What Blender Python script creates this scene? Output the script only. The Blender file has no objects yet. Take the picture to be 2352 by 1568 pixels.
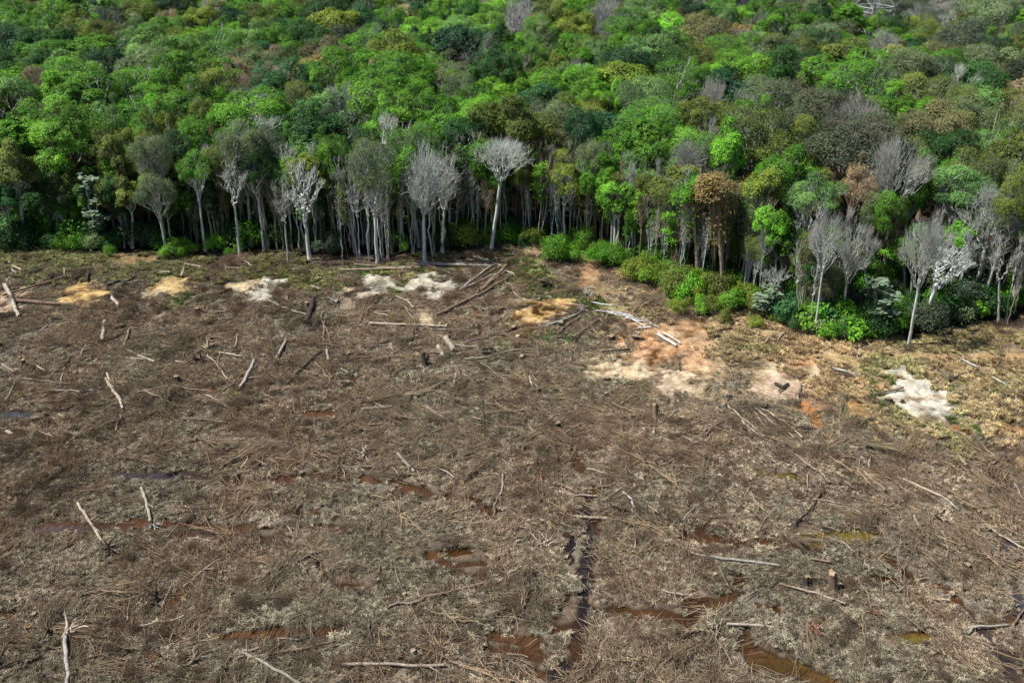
import bpy, math, random
import numpy as np
R = math.radians
rng = np.random.default_rng(7); random.seed(7)
S = bpy.context.scene; COL = S.collection

# ---------------------------------------------------------------- camera, sky, sun, exposure
CAMH = 55.0; PITCH = R(26.4)
cd = bpy.data.cameras.new('camera'); cam = bpy.data.objects.new('camera', cd); COL.objects.link(cam)
cd.sensor_width = 36; cd.lens = 35.0; cd.clip_start = 1; cd.clip_end = 6000
cam.location = (0, 0, CAMH); cam.rotation_euler = (R(90) - PITCH, 0, 0); S.camera = cam
SUN_EL = 57; SUN_DIR = (math.cos(R(5)), math.sin(R(5)))       # horizontal way the light travels
w = bpy.data.worlds.new('World'); S.world = w; w.use_nodes = True
sky = w.node_tree.nodes.new('ShaderNodeTexSky'); sky.sky_type = 'NISHITA'; sky.sun_disc = False
sky.sun_elevation = R(SUN_EL); sky.sun_rotation = math.atan2(-SUN_DIR[0], -SUN_DIR[1])
w.node_tree.links.new(sky.outputs[0], w.node_tree.nodes['Background'].inputs[0])
w.node_tree.nodes['Background'].inputs[1].default_value = 0.06
sd = bpy.data.lights.new('sun', 'SUN'); sd.energy = 4.6; sd.angle = R(0.5); sd.color = (1.0, 0.95, 0.87)
sun = bpy.data.objects.new('sun', sd); COL.objects.link(sun)
from mathutils import Vector, Matrix, Euler
sv = Vector((SUN_DIR[0]*math.cos(R(SUN_EL)), SUN_DIR[1]*math.cos(R(SUN_EL)), -math.sin(R(SUN_EL))))
sun.rotation_euler = sv.to_track_quat('-Z', 'Y').to_euler(); sun.location = (0, 0, 120)
S.view_settings.view_transform = 'Standard'; S.view_settings.look = 'None'
S.view_settings.exposure = 0.92; S.view_settings.gamma = 1; S.view_settings.use_curve_mapping = False
S.cycles.max_bounces = 6; S.cycles.diffuse_bounces = 3; S.cycles.transmission_bounces = 3; S.cycles.glossy_bounces = 2

# ---------------------------------------------------------------- helpers
OFF = {0: (0, 0), 1: (0, 0), 2: (784.4, 0), 3: (1567.6, 0), 4: (0, 488.1), 5: (784.4, 488.1), 6: (1567.6, 488.1), 7: (0, 1045), 8: (784.4, 1045), 9: (1567.6, 1045)}
cp, sp = math.cos(PITCH), math.sin(PITCH)
def toD(k, x, y):
    return (x, y) if k == 0 else (OFF[k][0] + x/3.0, OFF[k][1] + y/3.0)
def ray(X, Y):
    u = (X - 1176)/2286.0; v = (784 - Y)/2286.0
    return np.array([u, cp + v*sp, -sp + v*cp])
def G(X, Y, z=0.0):
    d = ray(X, Y); t = (z - CAMH)/d[2]; return d[0]*t, d[1]*t
def z_at(X, Y, yw):
    d = ray(X, Y); t = yw/d[1]; return d[0]*t, CAMH + d[2]*t
def pxm(yw, z=0.0):                                   # photo pixels (2352 wide) per metre at a depth
    return 2286.0/(yw*cp + (CAMH - z)*sp)

_tab = rng.random((256, 256))
def vn(x, y, s, seed=0):
    x = np.asarray(x, float)/s + seed*17.3; y = np.asarray(y, float)/s + seed*31.7
    xi = np.floor(x).astype(int); yi = np.floor(y).astype(int); fx = x - xi; fy = y - yi
    fx = fx*fx*(3 - 2*fx); fy = fy*fy*(3 - 2*fy)
    a = _tab[xi & 255, yi & 255]; b = _tab[(xi+1) & 255, yi & 255]; c = _tab[xi & 255, (yi+1) & 255]; d = _tab[(xi+1) & 255, (yi+1) & 255]
    return (a*(1-fx) + b*fx)*(1-fy) + (c*(1-fx) + d*fx)*fy
def fbm(x, y, s, seed=0, o=3):
    t = 0; a = 1; n = 0
    for i in range(o):
        t = t + a*vn(x, y, s, seed+i*5); n += a; a *= .5; s *= .5
    return t/n
def sstep(a, b, x):
    t = np.clip((x - a)/(b - a), 0, 1); return t*t*(3 - 2*t)

def props(o, label=None, cat=None, group=None, kind=None, tint=None):
    if label: o['label'] = label
    if cat: o['category'] = cat
    if group: o['group'] = group
    if kind: o['kind'] = kind
    if tint is not None: o['tint'] = [float(c) for c in tint]
    return o

class Geo:                                            # numpy mesh collector
    def __init__(s): s.v = []; s.f = []; s.m = []; s.a = []; s.n = 0
    def add(s, V, F, mat=0, val=0.5):
        V = np.asarray(V, float).reshape(-1, 3); F = np.asarray(F, int)
        s.v.append(V); s.f.append((F + s.n)); s.m.append(np.full(len(F), mat)); s.n += len(V)
        s.a.append(np.broadcast_to(np.asarray(val, float), (len(V),)).copy())
    def join(s, g, off=0):
        for V, F, m, a in zip(g.v, g.f, g.m, g.a): pass
        V = np.concatenate(g.v)
        for F, m in zip(g.f, g.m): s.f.append(F + s.n); s.m.append(m + off)
        s.v.append(V); s.a.append(np.concatenate(g.a)); s.n += len(V)
    def mesh(s, name, mats, smooth=False):
        V = np.concatenate(s.v); A = np.concatenate(s.a)
        me = bpy.data.meshes.new(name)
        tot = []; loops = []
        for F in s.f: loops.append(F.ravel()); tot.append(np.full(len(F), F.shape[1]))
        L = np.concatenate(loops); T = np.concatenate(tot); M = np.concatenate(s.m)
        me.vertices.add(len(V)); me.vertices.foreach_set('co', V.ravel().astype('f'))
        me.loops.add(len(L)); me.loops.foreach_set('vertex_index', L.astype('i'))
        me.polygons.add(len(T)); st = np.zeros(len(T), 'i'); st[1:] = np.cumsum(T)[:-1]
        me.polygons.foreach_set('loop_start', st); me.polygons.foreach_set('material_index', M.astype('i'))
        if smooth: me.polygons.foreach_set('use_smooth', np.ones(len(T), bool))
        at = me.attributes.new('val', 'FLOAT', 'POINT'); at.data.foreach_set('value', A.astype('f'))
        for m in mats: me.materials.append(m)
        me.update(calc_edges=True); me.validate()
        return me

def norm(a): return a/np.maximum(np.linalg.norm(a, axis=-1, keepdims=True), 1e-9)
def frames(D):
    D = norm(D); ref = np.where(np.abs(D[:, 2:3]) < .9, np.array([[0, 0, 1.]]), np.array([[1., 0, 0]]))
    A = norm(np.cross(D, ref)); return A, np.cross(D, A)
def frustums(g, P0, P1, R0, R1, n=3, mat=0, val=0.5):
    P0 = np.asarray(P0, float); P1 = np.asarray(P1, float); N = len(P0)
    if N == 0: return
    A, B = frames(P1 - P0); th = np.arange(n)*2*math.pi/n
    c = np.cos(th)[None, :, None]; s = np.sin(th)[None, :, None]; ring = A[:, None]*c + B[:, None]*s
    V = np.concatenate([P0[:, None] + ring*np.asarray(R0).reshape(-1, 1, 1), P1[:, None] + ring*np.asarray(R1).reshape(-1, 1, 1)], 1)
    i = np.arange(n); j = (i+1) % n
    F = np.stack([i, j, j+n, i+n], 1)[None] + (np.arange(N)*2*n)[:, None, None]
    val = np.broadcast_to(np.asarray(val, float).reshape(-1), (N,)) if np.ndim(val) else np.full(N, val)
    g.add(V.reshape(-1, 3), F.reshape(-1, 4), mat, np.repeat(val, 2*n))
def tube(g, P, Rr, n=8, mat=0, val=0.5, jag=0.0, cap=True):
    P = np.asarray(P, float); m = len(P); Rr = np.broadcast_to(np.asarray(Rr, float), (m,))
    D = np.gradient(P, axis=0); A, B = frames(D)
    for i in range(1, m):                             # keep the frame from twisting
        a = A[i-1] - D[i]*np.dot(A[i-1], D[i])/np.dot(D[i], D[i]); A[i] = a/np.linalg.norm(a); B[i] = np.cross(D[i]/np.linalg.norm(D[i]), A[i])
    th = np.arange(n)*2*math.pi/n; rr = Rr[:, None]*(1 + (rng.random((m, n)) - .5)*.22)
    V = P[:, None] + (A[:, None]*np.cos(th)[None, :, None] + B[:, None]*np.sin(th)[None, :, None])*rr[..., None]
    if jag:
        V[0] -= (D[0]/np.linalg.norm(D[0]))[None]*(rng.random((n, 1))*jag); V[-1] += (D[-1]/np.linalg.norm(D[-1]))[None]*(rng.random((n, 1))*jag)
    i = np.arange(n); j = (i+1) % n
    F = (np.stack([i, j, j+n, i+n], 1)[None] + (np.arange(m-1)*n)[:, None, None]).reshape(-1, 4)
    Vf = V.reshape(-1, 3); g.add(Vf, F, mat, val)
    if cap:
        for e, k in ((0, 0), (m-1, 1)):
            c = V[e].mean(0) ; VV = np.vstack([V[e], c[None]])
            Fc = np.stack([i, j, np.full(n, n)], 1) if k else np.stack([j, i, np.full(n, n)], 1)
            g.add(VV, Fc, mat, 0.95)
def leaves(g, C, O, n, size, spread, mat=1, up=.35, jit=.5, val=None, asp=.55):
    N = len(C); K = N*n
    c = np.repeat(C, n, 0) + rng.normal(0, 1, (K, 3))*spread*np.array([1, 1, .8])
    nn = norm(norm(np.repeat(O, n, 0)) + np.array([0, 0, up]) + rng.normal(0, 1, (K, 3))*jit)
    A, B = frames(nn); a = rng.random(K)*2*math.pi
    T = A*np.cos(a)[:, None] + B*np.sin(a)[:, None]; W = np.cross(nn, T)
    s = size*(.6 + .8*rng.random(K))[:, None]
    V = np.stack([c - T*s*.5, c + W*s*asp*.5 - nn*s*.06, c + T*s*.5, c - W*s*asp*.5 - nn*s*.06], 1)
    F = np.arange(4*K).reshape(-1, 4)
    if val is None: val = np.full(N, .5)
    vv = np.repeat(val, n) + rng.normal(0, .12, K)
    g.add(V.reshape(-1, 3), F, mat, np.repeat(np.clip(vv, 0, 1), 4))

# ---------------------------------------------------------------- materials
def newmat(name):
    m = bpy.data.materials.new(name); m.use_nodes = True; nt = m.node_tree; nt.nodes.clear()
    out = nt.nodes.new('ShaderNodeOutputMaterial'); return m, nt, out
def nd(nt, t, **k):
    n = nt.nodes.new(t)
    for a, b in k.items(): setattr(n, a, b)
    return n
def attr(nt, name, typ='GEOMETRY'):
    n = nd(nt, 'ShaderNodeAttribute'); n.attribute_type = typ; n.attribute_name = name; return n
def mixc(nt, f, a, b, mode='MIX'):
    n = nd(nt, 'ShaderNodeMix', data_type='RGBA', blend_type=mode); n.clamp_result = False
    for s, v in ((0, f), (6, a), (7, b)):
        if hasattr(v, 'is_linked'): nt.links.new(v, n.inputs[s])
        elif s == 0: n.inputs[0].default_value = v
        else: n.inputs[s].default_value = tuple(v) + (1,) if len(v) == 3 else v
    return n.outputs[2]
def mrange(nt, v, a, b, c, d):
    n = nd(nt, 'ShaderNodeMapRange'); nt.links.new(v, n.inputs[0])
    for i, x in enumerate((a, b, c, d)): n.inputs[i+1].default_value = x
    return n.outputs[0]
def scalec(nt, col, f):
    n = nd(nt, 'ShaderNodeVectorMath', operation='SCALE'); nt.links.new(col, n.inputs[0])
    if hasattr(f, 'is_linked'): nt.links.new(f, n.inputs['Scale'])
    else: n.inputs['Scale'].default_value = f
    return n.outputs[0]
def noise(nt, scale, detail=3, co='Object', vec=None):
    t = nd(nt, 'ShaderNodeTexCoord'); n = nd(nt, 'ShaderNodeTexNoise'); n.inputs['Scale'].default_value = scale; n.inputs['Detail'].default_value = detail
    if vec:
        mp = nd(nt, 'ShaderNodeMapping'); mp.inputs['Scale'].default_value = vec; nt.links.new(t.outputs[co], mp.inputs[0]); nt.links.new(mp.outputs[0], n.inputs[0])
    else: nt.links.new(t.outputs[co], n.inputs[0])
    return n

def leaf_material():
    m, nt, out = newmat('leaf'); L = nt.links
    t = attr(nt, 'tint', 'INSTANCER').outputs['Color']; v = attr(nt, 'val').outputs['Fac']
    c = scalec(nt, t, mrange(nt, v, 0, 1, .45, 1.6))
    c = mixc(nt, mrange(nt, v, .6, 1, 0, .35), c, mixc(nt, 1.0, c, (1.35, 1.05, .7), 'MULTIPLY'))
    p = nd(nt, 'ShaderNodeBsdfPrincipled'); p.inputs['Roughness'].default_value = .55; p.inputs['Specular IOR Level'].default_value = .22
    tr = nd(nt, 'ShaderNodeBsdfTranslucent'); mx = nd(nt, 'ShaderNodeMixShader'); mx.inputs[0].default_value = .28
    L.new(c, p.inputs['Base Color']); L.new(mixc(nt, 1.0, c, (1.2, 1.25, .55), 'MULTIPLY'), tr.inputs[0])
    L.new(p.outputs[0], mx.inputs[1]); L.new(tr.outputs[0], mx.inputs[2]); L.new(mx.outputs[0], out.inputs[0]); return m
def bark_material(name='bark', attrname='btint', base=None, rough=.85, sc=3.0, lo=.6, hi=1.25):
    m, nt, out = newmat(name); L = nt.links
    if base: t = nd(nt, 'ShaderNodeRGB'); t.outputs[0].default_value = tuple(base) + (1,); t = t.outputs[0]
    else: t = attr(nt, attrname, 'INSTANCER').outputs['Color']
    n = noise(nt, sc, 4, vec=(1, 1, .3)); n2 = noise(nt, sc*6, 2)
    c = scalec(nt, t, mrange(nt, n.outputs[0], .3, .7, lo, hi)); c = scalec(nt, c, mrange(nt, n2.outputs[0], .3, .7, .8, 1.2))
    v = attr(nt, 'val').outputs['Fac']; c = mixc(nt, mrange(nt, v, .8, 1, 0, .55), c, (.42, .32, .2))
    p = nd(nt, 'ShaderNodeBsdfPrincipled'); p.inputs['Roughness'].default_value = rough; p.inputs['Specular IOR Level'].default_value = .15
    b = nd(nt, 'ShaderNodeBump'); b.inputs['Strength'].default_value = .5; b.inputs['Distance'].default_value = .05
    L.new(n2.outputs[0], b.inputs['Height']); L.new(b.outputs[0], p.inputs['Normal'])
    L.new(c, p.inputs['Base Color']); L.new(p.outputs[0], out.inputs[0]); return m
def litter_material():
    m, nt, out = newmat('litter'); L = nt.links
    v = attr(nt, 'val').outputs['Fac']; cr = nd(nt, 'ShaderNodeValToRGB'); L.new(v, cr.inputs[0])
    e = cr.color_ramp.elements; e[0].position = 0; e[0].color = (.045, .036, .028, 1); e[1].position = 1; e[1].color = (.47, .415, .335, 1)
    for p_, c_ in ((.25, (.11, .086, .064, 1)), (.45, (.14, .128, .104, 1)), (.6, (.21, .17, .125, 1)), (.8, (.35, .30, .225, 1))):
        x = e.new(p_); x.color = c_
    t = attr(nt, 'tint', 'INSTANCER').outputs['Color']; c = mixc(nt, 1.0, cr.outputs[0], t, 'MULTIPLY')
    p = nd(nt, 'ShaderNodeBsdfPrincipled'); p.inputs['Roughness'].default_value = .9; p.inputs['Specular IOR Level'].default_value = .1
    L.new(c, p.inputs['Base Color']); L.new(p.outputs[0], out.inputs[0]); return m
M_LEAF = leaf_material(); M_BARK = bark_material(); M_LOG = bark_material('dead_wood', 'tint', sc=2.2); M_LIT = litter_material()

# ---------------------------------------------------------------- world-space maps of the clearing
def ell(k, cx, cy, rx, ry):
    X, Y = toD(k, cx, cy); x, y = G(X, Y); _, y2 = G(X, Y - ry/3.0)
    return x, y, (rx/3.0)/pxm(y), abs(y2 - y)
SAND = {'yellow': (.40, .29, .13), 'cream': (.40, .33, .22), 'white': (.40, .38, .32), 'orange': (.36, .22, .125), 'pink': (.36, .28, .21), 'rust': (.27, .11, .035), 'moss': (.075, .095, .025), 'grass': (.13, .16, .05), 'straw': (.29, .22, .13), 'path': (.26, .16, .085), 'grey': (.17, .165, .14), 'dark': (.07, .055, .04)}
PATCH = [  # crop, x, y, rx, ry, colour, strength
 (4,560,575,165,85,'yellow',1),(4,1030,560,90,50,'cream',.9),(4,1180,480,150,60,'yellow',.6),(4,1250,600,80,50,'moss',.8),(4,1700,500,100,40,'cream',.8),(4,1840,510,80,45,'white',.8),(4,1790,565,60,35,'white',.7),(4,50,620,90,70,'pink',.9),
 (4,1180,425,180,45,'moss',.9),(4,1900,450,350,50,'moss',.9),(4,2250,470,200,60,'moss',.7),(4,420,340,420,60,'grass',.55),(4,950,330,250,40,'path',.5),(4,300,620,120,40,'grey',.6),(4,1100,720,60,30,'pink',.3),
 (5,240,500,105,55,'white',.75),(5,190,575,60,40,'white',.7),(5,60,545,70,30,'cream',.8),(5,590,480,115,50,'white',.75),(5,720,515,60,35,'white',.7),(5,640,570,70,25,'white',.8),(5,100,620,100,60,'pink',.5),
 (5,1330,700,185,75,'yellow',1),(5,1230,625,70,35,'cream',1),(5,1480,630,90,35,'yellow',.9),(5,1300,775,140,35,'cream',.8),(5,575,735,45,45,'cream',.8),
 (5,350,405,330,32,'moss',1),(5,1260,430,220,75,'grass',.9),(5,1050,330,300,40,'grass',.6),(5,400,520,90,60,'moss',.8),(5,1450,540,250,60,'grass',.5),(5,1400,860,260,80,'grass',.35),
 (5,2090,900,160,65,'orange',1),(5,1980,1000,160,70,'cream',.9),(5,1840,1085,100,65,'cream',1),(5,2080,1085,190,85,'cream',.95),(5,2230,965,150,55,'orange',.9),(5,2250,1190,140,110,'pink',.8),(5,2090,1210,130,60,'grass',.8),(5,1960,1210,90,30,'rust',.6),(5,2300,850,200,80,'orange',.5),
 (5,1690,400,70,110,'path',.9),(5,1800,560,90,90,'path',.5),(5,1950,620,200,120,'straw',.7),(5,1750,640,150,80,'grass',.6),
 (6,60,1010,100,70,'orange',.8),(6,800,1070,130,60,'orange',.9),(6,620,1070,60,45,'cream',.8),(6,900,1115,90,45,'cream',.9),(6,700,1215,130,70,'pink',.8),(6,890,1330,80,60,'orange',.7),
 (6,1650,1340,180,115,'white',1.15),(6,1560,1275,160,60,'white',.95),(6,1760,1300,100,90,'white',1),(6,1640,1190,120,40,'white',.8),(6,1520,1105,70,40,'white',.7),(6,50,1200,120,90,'cream',.6),(6,1680,1490,90,55,'cream',.8),(6,1890,1490,90,45,'rust',.8),(6,890,1400,40,90,'rust',.8),(6,950,1420,100,70,'grass',.5),(6,1180,1330,60,70,'rust',.4),(6,2230,1500,110,40,'rust',.4),
 (6,500,930,900,170,'straw',.75),(6,1500,980,900,110,'straw',.7),(6,2100,1050,400,170,'straw',.6),(6,350,1150,500,130,'straw',.5),(6,1200,1200,500,130,'straw',.5),(6,2100,1250,350,180,'straw',.45),(6,300,760,250,60,'path',.5),(6,1700,1000,700,25,'path',.6),
 (6,1600,1250,500,200,'grass',.3),(8,1400,650,110,40,'grey',.8),(9,2150,900,300,500,'grey',.45),(9,1950,600,400,300,'grey',.35),(7,500,300,600,200,'grey',.25),(4,300,900,500,300,'grey',.4),(4,2000,620,500,150,'grey',.3)]
PW = [ell(*p[:5]) + (SAND[p[5]], p[6], p[5]) for p in PATCH]
CHAN = [ # crop, points, width px
 (8,[(1760,250),(1700,320),(1680,400),(1730,480),(1735,540),(1710,640),(1695,770),(1700,850),(1665,950),(1675,1050),(1650,1170),(1635,1230),(1640,1330)],34),(8,[(1540,1420),(1510,1500),(1500,1600)],60),(8,[(1600,0),(1650,80)],60),
 (8,[(1700,1045),(2000,1070),(2200,1100),(2351,1120)],36),(9,[(0,1030),(280,1010),(400,920),(390,860)],44),(9,[(0,560),(280,570),(560,600),(940,610)],36),(9,[(540,1390),(780,1460),(1000,1570)],85),(9,[(430,1230),(440,1380),(520,1500)],34),
 (9,[(1850,950),(2040,1170),(2180,1350),(2260,1440),(2280,1560)],42),(9,[(2200,1370),(2300,1390)],70),(9,[(2180,600),(2351,620)],50),(9,[(2300,900),(2330,1050),(2250,1150)],60),(9,[(290,370),(330,520),(380,640)],30),(9,[(200,460),(60,560)],30),
 (7,[(780,120),(1100,130),(1350,150),(1700,180),(2100,150),(2351,125)],40),(8,[(0,130),(250,170),(420,215),(620,265),(850,300),(1040,400)],36),(8,[(230,240),(380,285)],50),(7,[(280,490),(700,485),(1200,460),(1500,490),(2351,500)],32),(7,[(1180,540),(1600,560),(2000,575)],26),
 (8,[(1050,1240),(1400,1290)],44),(8,[(1000,1320),(1400,1380),(1600,1430)],30),(8,[(1440,1200),(1620,1160)],34),(8,[(1500,1060),(1560,960)],30),(8,[(60,890),(220,910)],34),(8,[(600,690),(880,650)],44),(8,[(680,752),(1000,742)],26),(8,[(1560,560),(1560,720)],44),
 (4,[(0,1385),(230,1395)],44),(7,[(1050,1410),(1100,1440)],60),(7,[(0,1090),(120,1110)],50),(7,[(1300,860),(1250,960),(1130,1060)],34),(7,[(1500,1230),(1900,1210),(2351,1200)],30),(4,[(2100,1390),(2300,1380)],44),(4,[(700,1060),(640,1050)],26),(5,[(1100,600),(1170,540)],26),
 (9,[(500,110),(680,135),(830,155)],42),(9,[(730,525),(1000,545),(1400,540)],44),(9,[(1460,1262),(1700,1250)],26),(9,[(1980,370),(2130,450)],24),(8,[(2040,660),(2100,665)],44),(8,[(2280,1400),(2351,1440)],80),(9,[(1290,830),(1500,870),(1800,900)],26),(9,[(560,600),(900,640)],50),(9,[(1400,690),(1560,820)],24),(9,[(500,1010),(650,1080)],30),
 (5,[(1230,930),(1270,830),(1330,780)],22),(5,[(920,660),(960,760),(940,850)],18),(5,[(200,610),(300,680)],20),(4,[(1380,1220),(1480,1215)],34),(5,[(80,1130),(130,1230)],34),(7,[(2200,760),(2351,900)],44),(8,[(0,870),(60,890)],44),(8,[(800,800),(1000,830)],24),(8,[(1350,1480),(1500,1500)],60),(9,[(100,1100),(0,1220)],60),(7,[(1850,380),(2350,400)],30)]
CHW = []
for k, pts, wd in CHAN:
    P = [G(*toD(k, *p)) for p in pts]; CHW.append((np.array(P), (wd/3.0)/pxm(P[0][1])*.5))
def chan_mask(x, y):
    dm = np.full(np.shape(x), 9.0)
    for ci, (P, hw) in enumerate(CHW):
        hw = max(hw*1.15, .27) + (.2 if ci in (0, 1) else (.12 if ci in (3, 4, 6, 7, 8, 15, 17) else 0))
        x0, y0 = P.min(0) - 4; x1, y1 = P.max(0) + 4
        sel = (x > x0) & (x < x1) & (y > y0) & (y < y1)
        if not sel.any(): continue
        xs, ys = x[sel], y[sel]; best = np.full(xs.shape, 9.0)
        for a, b in zip(P[:-1], P[1:]):
            d = b - a; t = np.clip(((xs-a[0])*d[0] + (ys-a[1])*d[1])/(d @ d), 0, 1)
            # channels are foreshortened in the picture: width holds across, a little more along the view
            best = np.minimum(best, 1 + (np.hypot(xs-a[0]-t*d[0], (ys-a[1]-t*d[1])*.75) - hw)/.38)
        dm[sel] = np.minimum(dm[sel], best)
    return dm
EDGE_D = [(-700,590),(-200,585),(0,575),(100,578),(200,584),(270,590),(350,585),(420,596),(500,590),(600,582),(700,592),(780,600),(870,600),(960,592),(1060,580),(1130,570),(1240,570),(1320,572),(1400,600),(1470,628),(1560,645),(1650,662),(1720,690),(1800,720),(1850,765),(1950,785),(2060,788),(2150,780),(2250,752),(2352,738),(2600,735),(3200,735)]
EDGE_W = np.array([G(*p) for p in EDGE_D])
def edge_y(x): return np.interp(x, EDGE_W[:, 0], EDGE_W[:, 1])
def gheight(x, y):
    far = sstep(edge_y(x) + 2, edge_y(x) - 25, y)
    h = .30*(fbm(x, y, 2.6, 1, 3) - .5) + .3*(vn(x, y, 11, 9) - .5) + .26*(vn(x, y, .75, 3) - .5) + .10*(vn(x, y, .4, 4) - .5)
    dm = chan_mask(x, y) + (vn(x, y, 2.0, 21) - .5)*1.7 + (vn(x, y, .75, 22) - .48)*1.3
    h = h*(.55 + .45*far) + .12*(1 - far)
    return np.where(dm < 2.0, h*(.4 + .6*sstep(.8, 2.0, dm)) - .34*sstep(1.8, .7, dm), h)
def gcolor(x, y):
    one = np.ones(np.shape(x) + (1,))
    n1 = fbm(x, y, 7, 41, 3)[..., None]; n2 = fbm(x, y, 1.3, 42, 2)[..., None]; n3 = fbm(x, y, 20, 44, 2)[..., None]
    c = np.array([.095, .078, .061])*one
    c = c + (np.array([.118, .113, .096]) - c)*sstep(.42, .68, n1)
    c = c + (np.array([.050, .038, .028]) - c)*sstep(.5, .7, n2)
    near = sstep(100, 60, y)[..., None]; c = c*(1 + .25*near)
    c = c*np.array([1.0, .93, .86])*(.92 - .24*sstep(5, -45, x)[..., None])  # left side darker: greyer soil, plus vignette and sun-angle falloff put into colour
    cover = np.zeros(np.shape(x)); thin = np.zeros(np.shape(x))
    wx = (vn(x, y, 2.4, 51) - .5)*1.1 + (vn(x, y, .9, 52) - .5)*.9 + (vn(x, y, .4, 53) - .5)*.7; 
    order = sorted(PW, key=lambda p: p[6] in ('white', 'cream', 'orange', 'yellow', 'pink', 'rust'))
    for ex, ey, rx, ry, col, st, nm in order:
        rx, ry = rx*1.15, ry*1.15; rx2, ry2 = rx*1.9, ry*1.9; sel = (abs(x-ex) < rx2) & (abs(y-ey) < ry2)
        if not sel.any(): continue
        d = np.hypot((x[sel]-ex)/rx, (y[sel]-ey)/ry) + wx[sel]*.95
        soft = nm in ('straw', 'grey', 'grass', 'moss', 'path')
        a = sstep(1.45 if soft else 1.2, .55 if soft else .72, d)*min(st, 1)
        cc = np.array(col)*(.55 + .6*vn(x[sel], y[sel], .9, 60) + .35*vn(x[sel], y[sel], .35, 61))[:, None]
        t = c[sel]; c[sel] = t + (cc - t)*a[:, None]
        if nm in ('straw', 'pink', 'grass', 'moss'): thin[sel] = np.maximum(thin[sel], a*.8)
        if not soft or nm in ('path',): cover[sel] = np.maximum(cover[sel], a*(1 if not soft else .5))
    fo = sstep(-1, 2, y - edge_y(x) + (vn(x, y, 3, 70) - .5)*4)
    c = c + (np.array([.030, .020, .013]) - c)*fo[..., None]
    return c, np.stack([cover, thin], -1)

# ---------------------------------------------------------------- ground and water
def grid_axis(lo, hi, step, out):
    a = [lo]
    while a[-1] < hi: a.append(a[-1] + step(a[-1]))
    b = [a[0]]; s = step(a[0])
    while b[-1] > -out: s *= 1.35; b.append(b[-1] - s)
    s = step(a[-1])
    while a[-1] < out: s *= 1.35; a.append(a[-1] + s)
    return np.array(b[:0:-1] + a)
gx = grid_axis(-72, 72, lambda v: .23, 2500); gy = grid_axis(47, 152, lambda v: .17 + max(0, v - 50)*.0032, 2500)
X, Y = np.meshgrid(gx, gy); nx, ny = len(gx), len(gy)
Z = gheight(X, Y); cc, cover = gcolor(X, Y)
V = np.stack([X, Y, Z], -1).reshape(-1, 3)
ii = (np.arange(ny-1)[:, None]*nx + np.arange(nx-1)[None]).ravel()
g = Geo(); g.add(V, np.stack([ii, ii+1, ii+1+nx, ii+nx], 1))
m, nt, out = newmat('soil'); L = nt.links
ca = attr(nt, 'soil').outputs['Color']
n1 = noise(nt, 2.2, 5); n2 = noise(nt, 9, 4); n3 = noise(nt, .55, 3)
c = scalec(nt, ca, mrange(nt, n1.outputs[0], .3, .7, .62, 1.35)); c = scalec(nt, c, mrange(nt, n2.outputs[0], .3, .7, .6, 1.4))
c = mixc(nt, mrange(nt, n3.outputs[0], .52, .66, 0, .35), c, mixc(nt, 1.0, c, (1.1, .85, .6), 'MULTIPLY'))
geo = nd(nt, 'ShaderNodeNewGeometry'); sx = nd(nt, 'ShaderNodeSeparateXYZ'); L.new(geo.outputs['Position'], sx.inputs[0])
wet = mrange(nt, sx.outputs['Z'], -.16, -.02, 1, 0)
c = mixc(nt, wet, c, mixc(nt, 1.0, c, (.42, .33, .25), 'MULTIPLY'))
p = nd(nt, 'ShaderNodeBsdfPrincipled'); p.inputs['Specular IOR Level'].default_value = .12
L.new(mrange(nt, sx.outputs['Z'], -.2, -.05, .55, .95), p.inputs['Roughness'])
b = nd(nt, 'ShaderNodeBump'); b.inputs['Strength'].default_value = .9; b.inputs['Distance'].default_value = .12; L.new(n2.outputs[0], b.inputs['Height'])
L.new(b.outputs[0], p.inputs['Normal']); L.new(c, p.inputs['Base Color']); L.new(p.outputs[0], out.inputs[0])
me = g.mesh('ground', [m], smooth=True)
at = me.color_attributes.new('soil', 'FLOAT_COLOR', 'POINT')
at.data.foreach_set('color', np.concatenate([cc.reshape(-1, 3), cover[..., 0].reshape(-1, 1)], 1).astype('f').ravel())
ground = bpy.data.objects.new('ground', me); COL.objects.link(ground)
props(ground, 'brown cleared swampy earth with sand patches running back under the forest', kind='structure')

WZ = -.19
m, nt, out = newmat('muddy_water'); L = nt.links
tx = nd(nt, 'ShaderNodeAttribute'); tx.attribute_name = 'wcol'
n1 = noise(nt, .25, 3); c = scalec(nt, tx.outputs['Color'], mrange(nt, n1.outputs[0], .3, .7, .6, 1.4))
n2 = noise(nt, 3.0, 4); c = scalec(nt, c, mrange(nt, n2.outputs[0], .35, .65, .75, 1.25))
p = nd(nt, 'ShaderNodeBsdfPrincipled'); p.inputs['Roughness'].default_value = .2; p.inputs['Specular IOR Level'].default_value = .3
b = nd(nt, 'ShaderNodeBump'); b.inputs['Strength'].default_value = .15; b.inputs['Distance'].default_value = .02; L.new(n2.outputs[0], b.inputs['Height']); L.new(b.outputs[0], p.inputs['Normal'])
L.new(c, p.inputs['Base Color']); L.new(p.outputs[0], out.inputs[0])
wx_ = np.arange(-80, 81, 1.0); wy_ = np.arange(40, 125, 1.0); WX, WY = np.meshgrid(wx_, wy_)
wc = np.array([.04, .019, .007])*np.ones(WX.shape + (1,))
wn = vn(WX, WY, 6, 80)[..., None]; wc = wc + (np.array([.06, .028, .010]) - wc)*sstep(.55, .8, wn)
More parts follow.
